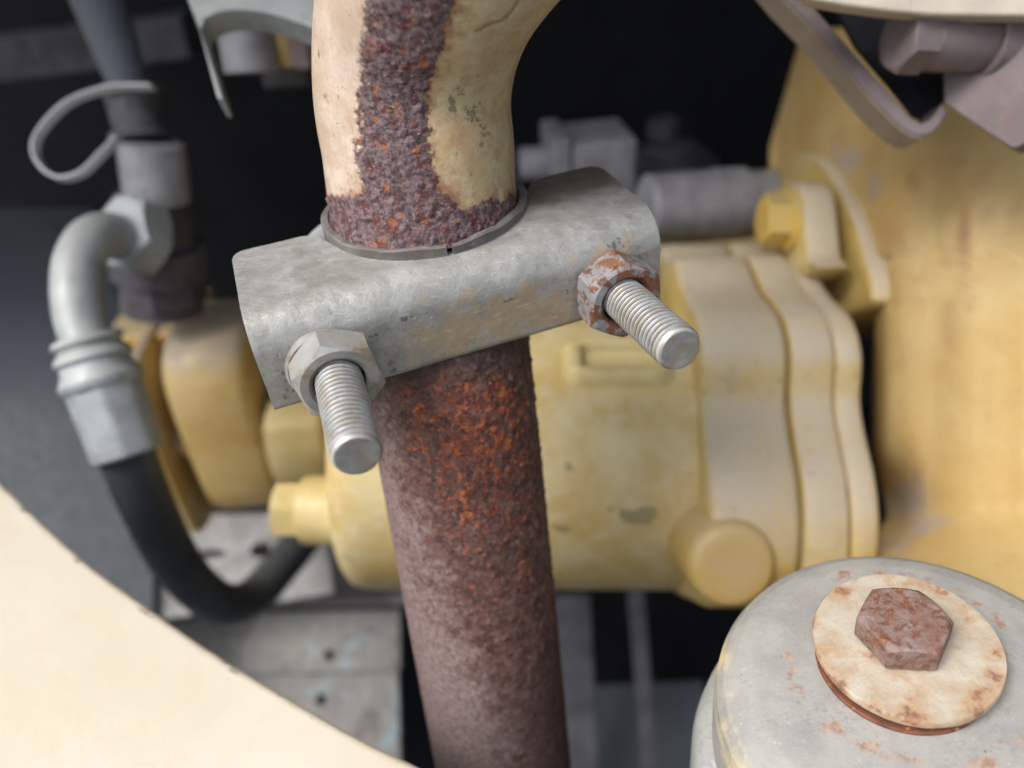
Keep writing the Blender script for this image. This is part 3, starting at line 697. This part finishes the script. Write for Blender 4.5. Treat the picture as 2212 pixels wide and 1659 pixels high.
def sheet(X0, X1, grow=0.0, extra=None, top_back=420, bot=(-95, 330)):
    yz = np.array(sp_yz); c = np.array((-9, 327.0))
    q = [tuple(c + (p - c) * (1 + grow / np.linalg.norm(p - c))) for p in yz]
    q = q + [(-72 - grow, 278 - grow), (-86 - grow, 298), (-80, 375), (57 + grow, 375), (57.5 + grow, 356)]
    q = smooth_closed(q, 90)
    if extra is not None: q = extra
    return [np.array((X0, y, z)) for y, z in q], np.array((X1 - X0, 0, 0))
def smooth_closed(q, n):
    q = np.array(q, float); Q = np.concatenate([q[-2:], q, q[:3]]); k = len(q); out = []
    for t in np.linspace(0, k, n, endpoint=False):
        i = int(t); u = t - i; a, b, c, d = Q[i + 1:i + 5]
        out.append(.5 * (2 * b + (c - a) * u + (2 * a - 5 * b + 4 * c - d) * u * u + (3 * b - a - 3 * c + d) * u ** 3))
    return [tuple(p) for p in out]
def bev_prism(poly, ext, b, rim=2):           # prism with rounded rims on both ends
    P = np.asarray(poly); c = P.mean(0); L = np.linalg.norm(ext); e = np.asarray(ext) / L; rings = []
    prof_ = [(0, b), (b * .3, b * .3), (b, 0), (L - b, 0), (L - b * .3, b * .3), (L, b)]
    nxt = np.roll(P, -1, 0) - np.roll(P, 1, 0); nn = np.cross(nxt, e); nn /= np.linalg.norm(nn, axis=1)[:, None] + 1e-9
    if ((P - c) * nn).sum() < 0: nn = -nn
    for t, ins in prof_: rings.append(P + e * t - nn * ins)
    return rings
poly, ext = sheet(70.5, 103.9)
MB().rings(bev_prism(poly, ext, 4.0)).build('housing', M_YEL, star, smooth=50)
poly, ext = sheet(104.5, 120.2, .6)
MB().rings(bev_prism(poly, ext, 1.4)).build('flange_plate', M_YEL, star, smooth=50)
poly, ext = sheet(120.8, 132.2, -1.0)
MB().rings(bev_prism(poly, ext, 3.2)).build('flange_plate', M_YEL, star, smooth=50)
# ear with its bolt
ear_px = [(1722, 590), (1716, 520), (1706, 430), (1694, 392), (1700, 376), (1722, 366), (1752, 372)]
Xe = 123.0
ez = 334.0
ear = [np.array((Xe, -(y - CY) / FPX * ez, ez + dz)) for y, dz in ((600, -19), (560, -14), (470, -10), (415, -5), (388, 5), (378, 19), (382, 35), (420, 48), (600, 52))]
ear = smooth_closed([(p[1], p[2]) for p in ear], 60); ear = [np.array((Xe, a, b)) for a, b in ear]
MB().rings(bev_prism(ear, np.array((14.5, 0, 0)), 2.0)).build('mounting_ear', M_YEL, star, smooth=50)
eb = np.array((Xe, -(472 - CY) / FPX * 335, 338.0))
ebolt = MB().lathe(eb, -AX, [(0, 13.5), (2.2, 13.5), (2.6, 13)], 48).build('bolt_washer', M_GOLD, star)
MB().hexnut(eb - AX * 2.6, -AX, 20, 10.5, np.array((0, .9, .35)), False, True).build('bolt_head', M_GOLD, star, smooth=24)
# round boss at the lower right of the barrel
ba = nrm((.04, -.14, -.99)); bo = at(1586, 1226, 270)
mb = MB().lathe(bo, ba, [(-36, 17.4), (-6, 16.2), (-2.5, 15.5), (-.6, 14.2), (0, 12.6), (.2, 8)], 72)
mb.build('boss', M_BOSS, star, smooth=60)
# hex plug on the left end of the barrel
pc_ = at(672, 1102, 322)
MB().lathe(pc_ + AX * 22, -AX, [(0, 14.5), (22, 14.5), (25, 13.8), (26, 12)], 48).build('plug_collar', M_PALE, star)
MB().hexnut(pc_ - AX * 3.5, -AX, 21, 11, np.array((0, .95, .2)), False, True).build('plug', M_PALE, star, smooth=24)

# ------------------------------------------------------------------ engine block casting on the right
blk = thing('engine_block', (240, -140, 330), 'large yellow engine casting streaked with rust beside the flanged motor', 'engine block')
def blockX(y, z):
    return 0
cols = []
xs_px = [(1668, 500), (1700, 470), (1745, 432), (1800, 398), (1860, 366), (1905, 348), (1960, 336), (2020, 328), (2060, 323), (2100, 318), (2150, 311), (2212, 303), (2300, 294), (2420, 284)]
ys_px = np.linspace(60, 1420, 60)
xp = np.array([a for a, b in xs_px]); zp = .875 * np.array([b for a, b in xs_px]); ti = np.linspace(0, 1, 70)
xk = np.interp(ti, np.linspace(0, 1, len(xp)), xp); zk = np.interp(ti, np.linspace(0, 1, len(xp)), zp)
zk = np.convolve(np.pad(zk, 3, 'edge'), np.ones(7) / 7, 'valid')
for _ in range(4): zk = np.convolve(np.pad(zk, 4, 'edge'), np.ones(9) / 9, 'valid')
ys_px = np.concatenate([np.linspace(60, 1060, 60), np.linspace(1066, 1480, 40)])
G = []
for y in ys_px:
    row = []
    xl = np.interp(y, [60, 320, 560, 650, 700, 960, 1040, 1085, 1120, 1150, 1210, 1300, 1480], [1735, 1662, 1662, 1872, 1889, 1886, 1896, 1908, 1912, 1890, 1828, 1740, 1640])
    for k, (x, z) in enumerate(zip(xk, zk)):
        if y < 560: x2 = xl + (x - 1668) * (2420 - xl) / (2420 - 1668)
        else:
            q = k / (len(xk) - 1); x2 = xl + 6 * q if q < .2 else xl + 1.2 + (q - .2) / .8 * (2420 - xl - 1.2)
        zz = float(np.interp(x2, xk, zk))
        zz += 24 * max(0, (430 - y) / 430) ** 2
        if y >= 1085:                                   # the foot of the bell sweeps forward and down
            base = float(np.interp(max(x2, 1930), xk, zk)); f_ = min(1, (y - 1085) / 60); dd = y - 1085
            zz = zz * (1 - f_) + base * f_ - dd * dd / (dd + 110) * .34 * (1 - .45 * float(sstep(1950, 2250, x2)))
        if y > 900: zz += 26 * math.exp(-((y - 1075) / 75) ** 2) * math.exp(-((x2 - 1905) / 60) ** 2)
        if y >= 560 and k / (len(xk) - 1) < .2: zz += 150 * (1 - k / (len(xk) - 1) / .2) ** 1.0
        zz += 9 * math.exp(-((x2 - 1890) / 14) ** 2) * (560 <= y < 1100) - 1.5 * math.exp(-((x2 - 2085) / 60) ** 2)
        row.append(at(x2, y, zz))
    G.append(row)
G = np.array(G); V = G.reshape(-1, 3); V = V + np.array((0, 0, 1.0)) * (.7 * fbm(V / 18, 3, 4))[:, None]; G = V.reshape(G.shape)
mb = MB(); mb.grid(G); Gb = G + np.array((60, 0, 90.0)); mb.grid(Gb, flip=True)
n_, m_ = G.shape[:2]; b1 = n_ * m_
for i in range(n_ - 1):
    for j in (0, m_ - 1): mb.f.append((i * m_ + j, (i + 1) * m_ + j, b1 + (i + 1) * m_ + j, b1 + i * m_ + j))
for j in range(m_ - 1):
    for i in (0, n_ - 1): mb.f.append((i * m_ + j, i * m_ + j + 1, b1 + i * m_ + j + 1, b1 + i * m_ + j))
V = np.array(mb.v); bx, by = proj(V)
dst = np.zeros(len(V)); red = np.zeros(len(V))
for x0, y0, rx, ry_, a0 in [(1965, 1085, 60, 55, .9), (1990, 1130, 80, 40, .7), (1930, 1180, 90, 40, .6), (1830, 345, 60, 45, .8), (1890, 400, 60, 60, .55), (2010, 1350, 90, 80, .35)]:
    dst = np.maximum(dst, a0 * np.exp(-((bx - x0) / rx) ** 2 - ((by - y0) / ry_) ** 2))
for x0, y0, rx, ry_, a0 in [(2085, 520, 22, 90, .75), (2090, 620, 16, 60, .6), (1975, 390, 26, 30, .6), (1930, 520, 45, 60, .5), (2050, 700, 26, 140, .45), (1850, 300, 60, 60, .35), (2130, 430, 40, 120, .4)]:
    red = np.maximum(red, a0 * np.exp(-((bx - x0) / rx) ** 2 - ((by - y0) / ry_) ** 2))
n2 = len(V) // 2; dst[n2:] = 0; red[n2:] = 0
mb.build('casting', M_BLOCK, blk, smooth=60, attrs={'dust': dst, 'red': red})
lip_px = [(1676, 372), (1690, 346), (1725, 331), (1765, 342), (1800, 384), (1835, 450), (1862, 530), (1884, 625)]
XL = 143.0
lip = profile_plane([(1655, 430)] + lip_px, XL)
lip = lip + [(30, 318), (26, 412), (61, 430)]
lip = smooth_closed(lip, 90)
MB().rings(bev_prism([np.array((XL, a, b)) for a, b in lip], np.array((44.0, 0, 0)), 2.6)).build('face_flange', M_YEL, blk, smooth=50)

# ------------------------------------------------------------------ hydraulic hose on the left
hz = thing('hydraulic_hose', at(480, 1306, 400), 'black rubber hydraulic hose with grey crimped ferrule and bent steel end', 'hose')
hp = smooth_path([at(262, 945, 303), at(275, 985, 306), at(318, 1090, 320), at(372, 1200, 345), at(430, 1272, 375), at(488, 1305, 400), at(545, 1290, 422), at(600, 1232, 442), at(650, 1170, 462), at(690, 1105, 480)], 90)
MB().tube(hp, 10.7, 36).build('rubber_hose', M_RUBBER, hz, smooth=60)
fa, fb = at(186, 728, 298), at(278, 985, 303)
fd = nrm(fb - fa); FL = np.linalg.norm(fb - fa)
prf = [(0, 9.5), (0, 12.2), (2.2, 13.6), (3.4, 12.0), (4.6, 11.6), (6.2, 13.4), (8.6, 14.6), (10.2, 13.0), (12.2, 13.2), (15.5, 14.6), (17.2, 15.6), (19.5, 15.2), (21, 14.2), (FL - 1, 13.4), (FL, 12.6), (FL + .1, 10.8)]
mb = MB().lathe(fa, fd, prf, 60)
V = np.array(mb.v); rel = V - fa; t = rel @ fd; rv = rel - t[:, None] * fd; a_, b_ = frame(fd); an = np.arctan2(rv @ b_, rv @ a_)
flat = np.where(t > 20.5, 1 - .045 * np.abs(np.cos(an * 4)), 1); V = fa + t[:, None] * fd + rv * flat[:, None]; mb.v = [tuple(p) for p in V]
mb.build('ferrule', M_GREY, hz, smooth=35)
tp = smooth_path([at(330, 520, 352), at(285, 530, 336), at(243, 508, 322), at(200, 518, 311), at(172, 565, 305), at(166, 630, 301), at(174, 690, 299), at(190, 740, 298)], 60)
MB().tube(tp, 9.4, 36).build('bent_tube', M_GREY, hz, smooth=60)
na = nrm(tp[0] - tp[14]); na = nrm(np.array((.45, -.02, .9)))
MB().hexnut(at(258, 500, 326), na, 30, 15, np.array((.3, .95, 0)), True, True).build('swivel_nut', M_GREY, hz, smooth=24)

# ------------------------------------------------------------------ fitting stack the hose screws into
ft = thing('valve_fitting', at(370, 655, 375), 'dark grime covered vertical valve fitting behind the bent hose end', 'fitting')
def col_at(name, p0, p1, prof_, mat, parent, n=40):
    d = nrm(p1 - p0); L = np.linalg.norm(p1 - p0)
    return MB().lathe(p0, d, [(t * L, r) for t, r in prof_], n).build(name, mat, parent, smooth=40)
col_at('body', at(352, 665, 378), at(330, 425, 352), [(0, 19), (.3, 18), (.32, 22), (.6, 22), (.62, 17), (1, 17)], M_DARK, ft)
MB().hexnut(at(366, 655, 375), nrm(at(340, 500, 360) - at(366, 655, 375)), 32, 16, np.array((1, 0, 0)), True, True).build('hex_base', M_DARK, ft, smooth=24)
col_at('sensor_can', at(340, 432, 350), at(326, 305, 338), [(0, 14.2), (.88, 14.4), (.95, 14), (1, 12)], M_GREYFIT, ft)
col_at('connector', at(305, 300, 340), at(282, 190, 336), [(0, 13), (.12, 13), (.15, 10.5), (.85, 11.5), (.9, 14), (1, 14)], M_DARK, ft)
col_at('cable', at(282, 195, 336), at(190, -60, 330), [(0, 8), (.3, 9.5), (1, 12)], M_SIDE, ft)

lp = smooth_path([at(330, 188, 322), at(240, 190, 322), at(150, 222, 324), at(92, 280, 326), at(76, 325, 326), at(96, 366, 326), at(132, 386, 326), at(178, 374, 326), at(222, 332, 328), at(262, 290, 331)], 70)
mb = MB(); wv = nrm((.25, -.2, .95)) * 4.0
T = np.gradient(lp, axis=0); nn = np.cross(T, wv); nn /= np.linalg.norm(nn, axis=1)[:, None]
mb.rings([np.array([p - wv / 2 - q * .6, p + wv / 2 - q * .6, p + wv / 2 + q * .6, p - wv / 2 + q * .6]) for p, q in zip(lp, nn)])
tag(mb.build('cable_tie', M_TIE, None), 'pale grey cable tie looped out beside the dark connector', 'cable tie')

# ------------------------------------------------------------------ galvanised bracket and valve block at the upper left
poly = [(380, -90), (406, 0), (431, 66), (468, 206), (473, 214), (482, 213), (480, 205), (444, 88), (436, 60), (442, 40), (466, 27), (500, 20), (526, 20), (560, 23), (592, 30), (640, 45), (674, 59), (720, 85), (790, 130), (820, 60), (820, -90)]
bn = nrm((.05, .25, -.97)); b0 = at(500, 20, 262)
bp = [on(x, y, b0, bn) for x, y in poly]
o = MB().prism(bp, -bn * 11).build('arched_bracket', M_GREY, None, bevel=.9)
tag(o, 'pale galvanised bracket with an arched cut-out and one hanging leg', 'bracket')
vb = thing('valve_block', at(570, 100, 340), 'dim grey valve cylinder with bolt heads behind the arched bracket', 'valve')
col_at('cylinder', at(545, 158, 335), at(515, -40, 322), [(0, 11), (.01, 11.8), (.9, 11.8), (1, 11)], M_GREYFIT, vb)
MB().box(at(595, 30, 352), (RTC, UPC, FWC), (22, 62, 16)).build('block', M_DARK, vb, bevel=1.5)
MB().hexnut(at(628, 138, 342), nrm((-.03, .8, -.6)), 13, 22, np.array((1, 0, 0)), True, True).build('bolt_head', M_PUMP, vb, smooth=24)
MB().hexnut(at(668, 140, 338), nrm((-.03, .8, -.6)), 14, 26, np.array((1, 0, .3)), True, True).build('bolt_head', M_MAUVE, vb, smooth=24)

# ------------------------------------------------------------------ tan gear pump, left background
gp = thing('gear_pump', at(470, 1100, 470), 'tan painted gear pump of stacked sections behind the hose ferrule', 'pump')
def wprism(name, px, py, z, hw, prof_uf, mat, parent, b=3):
    c = at(px, py, z); P = np.array([c + UPC * u_ + FWC * f_ for u_, f_ in smooth_closed(prof_uf, 60)]) - RTC * hw
    return MB().rings(bev_prism(P, RTC * 2 * hw, b)).build(name, mat, parent, smooth=50)
def rr_prof(h, d, r=10): return [(h / 2, d / 2 - r), (h / 2 - r, d / 2), (-h / 2 + r, d / 2), (-h / 2, d / 2 - r), (-h / 2, -d / 2 + r), (-h / 2 + r, -d / 2), (0, -d / 2 - 3), (h / 2 - r, -d / 2), (h / 2, -d / 2 + r)]
wprism('body', 520, 880, 425, 20.5, rr_prof(112, 66, 16), M_PUMP, gp, 5)
wprism('body', 423, 800, 432, 6, rr_prof(62, 62, 14), M_PUMP, gp, 3)
wprism('end_cover', 668, 920, 415, 15, rr_prof(50, 60, 10), M_PALE, gp, 4)
wprism('end_cover', 672, 1030, 445, 12, rr_prof(44, 50, 10), M_PUMP, gp, 4)
wprism('end_plate', 403, 905, 432, 2.6, rr_prof(118, 78, 14), M_PUMP, gp, 1)
col_at('through_bolt', at(440, 960, 410), at(375, 948, 416), [(0, 8), (.95, 8), (1, 7)], M_PUMP, gp, 24)
MB().box(at(352, 690, 415), (RTC, UPC, FWC), (44, 10, 46)).build('port_pad', M_YEL_DEEP, gp, bevel=2)

# ------------------------------------------------------------------ grey parts behind the clamp
sv_ = thing('solenoid_valve', at(1270, 400, 470), 'grey square solenoid valve body behind the clamp top', 'valve')
ry = nrm(RTC * .99 + FWC * .12)
MB().box(at(1288, 355, 456), (ry, UPC, np.cross(ry, UPC)), (37, 40, 40)).build('coil', M_GREYFIT, sv_, bevel=2)
MB().box(at(1200, 345, 448), (ry, UPC, np.cross(ry, UPC)), (10, 36, 38)).build('end_plate', M_GREYFIT, sv_, bevel=1.5)
MB().lathe(at(1196, 350, 448), -RTC, [(0, 9.5), (19, 9.5), (20, 8.5)], 32).build('stem', M_GREYFIT, sv_)
cp = thing('filler_cap', at(1450, 372, 520), 'dark grey stepped round cap in the shadow behind the solenoid', 'cap')
MB().lathe(at(1452, 345, 512), UPC, [(-22, 30), (-4, 31), (0, 30), (1, 24), (5, 23.5), (6, 17), (10, 16.5), (10.5, 12)], 60).build('cap_body', M_DARK, cp, smooth=35)
MB().hexnut(at(1432, 296, 512), UPC, 18, 12, np.array((1, 0, .2)), False, True).build('cap_knob', M_DARK, cp, smooth=24)
cpl = thing('pipe_coupling', at(1520, 500, 420), 'mottled grey pipe coupling resting beside the yellow ear bolt', 'coupling')
c0, c1 = at(1392, 445, 408), at(1665, 432, 424)
col_at('sleeve', c0, c1, [(0, 14), (.03, 16.5), (.53, 17.5)], M_GREYFIT, cpl)
col_at('ring', c0 + (c1 - c0) * .535, c1, [(0, 18.2), (.47, 18.4), (.5, 17.4), (.52, 16.6), (.98, 16.2), (1, 14)], M_GREYFIT, cpl)
o = MB().box(at(1530, 545, 425), (RTC, UPC, FWC), (78, 14, 40)).build('support_ledge', M_YEL_DEEP, None, bevel=2)
tag(o, 'narrow ochre cast ledge under the mottled grey coupling', 'ledge')

# ------------------------------------------------------------------ bent strap, bolt and beam at the upper right
stp = thing('bent_strap', at(1990, 290, 235), 'mauve grey steel strap bent into a V at the upper right', 'bracket')
outer = [(1640, -70), (1700, 0), (1779, 82), (1830, 146), (1884, 211), (1931, 260), (1955, 280), (1975, 291), (1995, 294), (2014, 288), (2032, 270), (2050, 240)]
inner = [(2036, 222), (2022, 246), (2008, 260), (1992, 266), (1977, 260), (1950, 232), (1921, 197), (1880, 152), (1838, 105), (1746, 0), (1685, -70)]
sn = nrm((-.05, -.05, -1.0)); s0 = at(1900, 200, 238)
MB().prism([on(x, y, s0, sn) for x, y in outer + inner], nrm((.02, .03, 1)) * 13).build('strip', M_MAUVE, stp, bevel=.8)
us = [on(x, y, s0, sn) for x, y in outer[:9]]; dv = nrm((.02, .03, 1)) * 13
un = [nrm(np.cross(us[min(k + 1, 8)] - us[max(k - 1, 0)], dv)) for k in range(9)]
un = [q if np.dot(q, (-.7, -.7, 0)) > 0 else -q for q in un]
MB().rings([np.array([p + q * .15 + dv * .06, p + q * .5 + dv * .06, p + q * .5 + dv * .98, p + q * .15 + dv * .98]) for p, q in zip(us, un)]).build('bounce_lit_underside', M_UNDER, stp)['label'] = 'pale beige skin on the strap underside, coloured as bounced light'  # thin skin, its pale colour stands in for light from below
MB().prism([on(x, y, s0 + dv * .8, sn) for x, y in [(1760, -70), (1850, 100), (1925, 188), (1975, 250), (1992, 256), (2012, 250), (2045, 215), (2120, 215), (2120, -70)]], dv * .15).build('added_dark_backing', M_BLACK, stp)  # black sheet added to darken the inside of the V
pn = nrm((-.80, .10, -.60)); p0 = at(2045, 230, 236)
MB().prism([on(x, y, p0, pn) for x, y in [(2037, 222), (2075, 248), (2130, 286), (2181, 318), (2194, 321), (2215, 308), (2300, 260), (2320, -60), (2030, -60)]], nrm((.8, -.1, .6)) * 6).build('plate', M_MAUVE, stp, bevel=.8)
bt = thing('spacer_bolt', at(2170, 95, 232), 'mauve hex bolt with a round spacer sleeve through the strap plate', 'bolt')
bo_ = at(1992, 84, 226); bax = nrm((1, .02, .16))
MB().hexnut(bo_, -bax, 17.5, 8.0, np.array((0, .93, .3)), False, True).build('bolt_head', M_MAUVE, bt, smooth=24)
MB().lathe(bo_, bax, [(0, 8.2), (.8, 8.9), (18, 8.9), (19, 8.6)], 40).build('spacer', M_MAUVE, bt)
MB().lathe(bo_ + bax * 19, bax, [(0, 10.2), (.6, 10.8), (5.5, 10.8), (6, 10.2)], 40).build('washer', M_MAUVE, bt)
bmn = nrm((-.05, -.25, -.96)); b0 = at(1980, 10, 212)
pts_ = [(1680, -60), (1753, 0), (1828, 13), (1927, 26), (2010, 33), (2110, 35), (2300, 36), (2300, -120), (1680, -120)]
o = MB().prism([on(x, y, b0, bmn) for x, y in pts_], nrm((.1, .2, .97)) * 8).build('cream_beam', M_BEAM, None, bevel=1.2)
tag(o, 'cream painted beam edge with rust marks above the spacer bolt', 'beam')

# ------------------------------------------------------------------ frame rail and plates below
def holed_plate(name, outline, holes, p0, n, thick, mat, parent):
    n = nrm(n); O = [on(x, y, p0, n) for x, y in outline]; ex = nrm(O[1] - O[0]); ey = np.cross(n, ex)
    bm = bmesh.new(); loops = [O]
    for hx, hy, rx, ry_ in holes:
        c = on(hx, hy, p0, n); loops.append([c + ex * rx * math.cos(a) + ey * ry_ * math.sin(a) for a in np.linspace(0, 2 * math.pi, 24, endpoint=False)])
    for L in loops:
        vs_ = [bm.verts.new(Vector(p)) for p in L]
        for i in range(len(vs_)): bm.edges.new((vs_[i], vs_[(i + 1) % len(vs_)]))
    bmesh.ops.triangle_fill(bm, edges=bm.edges[:], use_beauty=True, normal=Vector(n))
    g = bmesh.ops.extrude_face_region(bm, geom=bm.faces[:])
    bmesh.ops.translate(bm, verts=[v for v in g['geom'] if isinstance(v, bmesh.types.BMVert)], vec=Vector(-n * thick))
    bm.verts.ensure_lookup_table(); bm.verts.index_update()
    mb = MB(); mb.add([v.co[:] for v in bm.verts], [[v.index for v in f.verts] for f in bm.faces]); bm.free()
    return mb.build(name, mat, parent, smooth=30)
rl = thing('frame_rail', at(700, 1600, 520), 'dusty grey frame rail plate with two drilled holes under the barrel', 'frame rail')
rn_ = nrm((-.1, .25, -.96)); r0 = at(700, 1450, 520)
holed_plate('face_plate', [(330, 1345), (590, 1322), (862, 1318), (864, 1446), (330, 1462)], [(711, 1416, 3.6, 3.6)], r0, rn_, 8, M_RAIL, rl)
holed_plate('lower_plate', [(330, 1450), (858, 1434), (868, 1760), (330, 1760)], [(694, 1512, 3.8, 3.8)], r0 - rn_ * 9, rn_, 8, M_RAIL, rl)
MB().prism([on(x, y, at(700, 1306, 524), UPC) for x, y in [(320, 1332), (600, 1304), (880, 1300), (884, 1170), (540, 1176), (320, 1200)]], UPC * -5).build('top_ledge', M_LEDGE, rl, bevel=1.5)
MB().prism([on(x, y, r0 - rn_ * 30, rn_) for x, y in [(330, 1322), (866, 1306), (868, 1760), (330, 1760)]], -rn_ * 4).build('web', M_BLACK, rl, bevel=.8)
sb_ = holed_plate('slotted_plate', [(395, 1112), (700, 1108), (720, 1280), (330, 1340), (330, 1260)], [(455, 1196, 11, 2.6), (563, 1188, 7, 5)], at(500, 1200, 500), nrm((-.05, .45, -.9)), 6, M_PLATE, None)
tag(sb_, 'pale grey slotted plate seen inside the bend of the black hose', 'plate')
o = MB().prism([on(x, y, at(1250, 1450, 560), nrm((0, .2, -1))) for x, y in [(1180, 1285), (1276, 1285), (1296, 1760), (1190, 1760)]], np.array((0, 0, 14.0))).build('upright_bar', M_DARK, None, bevel=1.5)
tag(o, 'broad dim grey upright bar beside the rusty pipe below the barrel', 'bar')
o = MB().prism([on(x, y, at(1380, 1450, 545), nrm((0, .2, -1))) for x, y in [(1357, 1270), (1392, 1270), (1432, 1760), (1398, 1760)]], np.array((0, 0, 10.0))).build('upright_bar', M_DARK, None, bevel=1.5)
tag(o, 'narrow dark upright bar in the gap left of the engine mount', 'bar')
o = MB().prism([on(x, y, at(1380, 1650, 600), nrm((0, .75, -.66))) for x, y in [(1270, 1480), (1520, 1470), (1560, 1800), (1260, 1800)]], np.array((0, -3.0, 3.0))).build('belly_plate', M_SIDE, None, bevel=1)
tag(o, 'charcoal sloping plate low in the gap behind the two upright bars', 'plate')
# charcoal inner panel at the far left
rows = smooth_path([(1520, 455, 0), (1350, 475, 0), (1200, 494, 0), (1050, 512, 0), (920, 522, 0), (820, 524, 0), (720, 516, 0), (620, 498, 0), (530, 474, 0), (450, 446, 0)], 40)
G = np.array([[at(x, y, z + 30 * ((x - 420) / 900) ** 2) for x in np.linspace(-480, np.interp(y, [450, 800, 1100, 1250, 1520], [200, 300, 335, 330, 330]), 20)] for y, z, _ in rows])
mb = MB(); mb.grid(G); mb.grid(G + np.array((0, 0, 5.0)), flip=True); n_, m_ = G.shape[:2]; b1 = n_ * m_
for i in range(n_ - 1):
    for j in (0, m_ - 1): mb.f.append((i * m_ + j, (i + 1) * m_ + j, b1 + (i + 1) * m_ + j, b1 + i * m_ + j))
for j in range(m_ - 1):
    for i in (0, n_ - 1): mb.f.append((i * m_ + j, i * m_ + j + 1, b1 + i * m_ + j + 1, b1 + i * m_ + j))
o = mb.build('inner_panel', M_INNER, None, smooth=60)
tag(o, 'smooth charcoal inner panel behind the hose and above the cream panel', 'panel')
o = MB().box(at(120, 110, 520), (nrm(RTC + UPC * .06), UPC, FWC), (190, 26, 30)).build('cross_beam', M_DARK, None, bevel=2)
tag(o, 'dim dark cross beam behind the cable in the upper left shadow', 'beam')
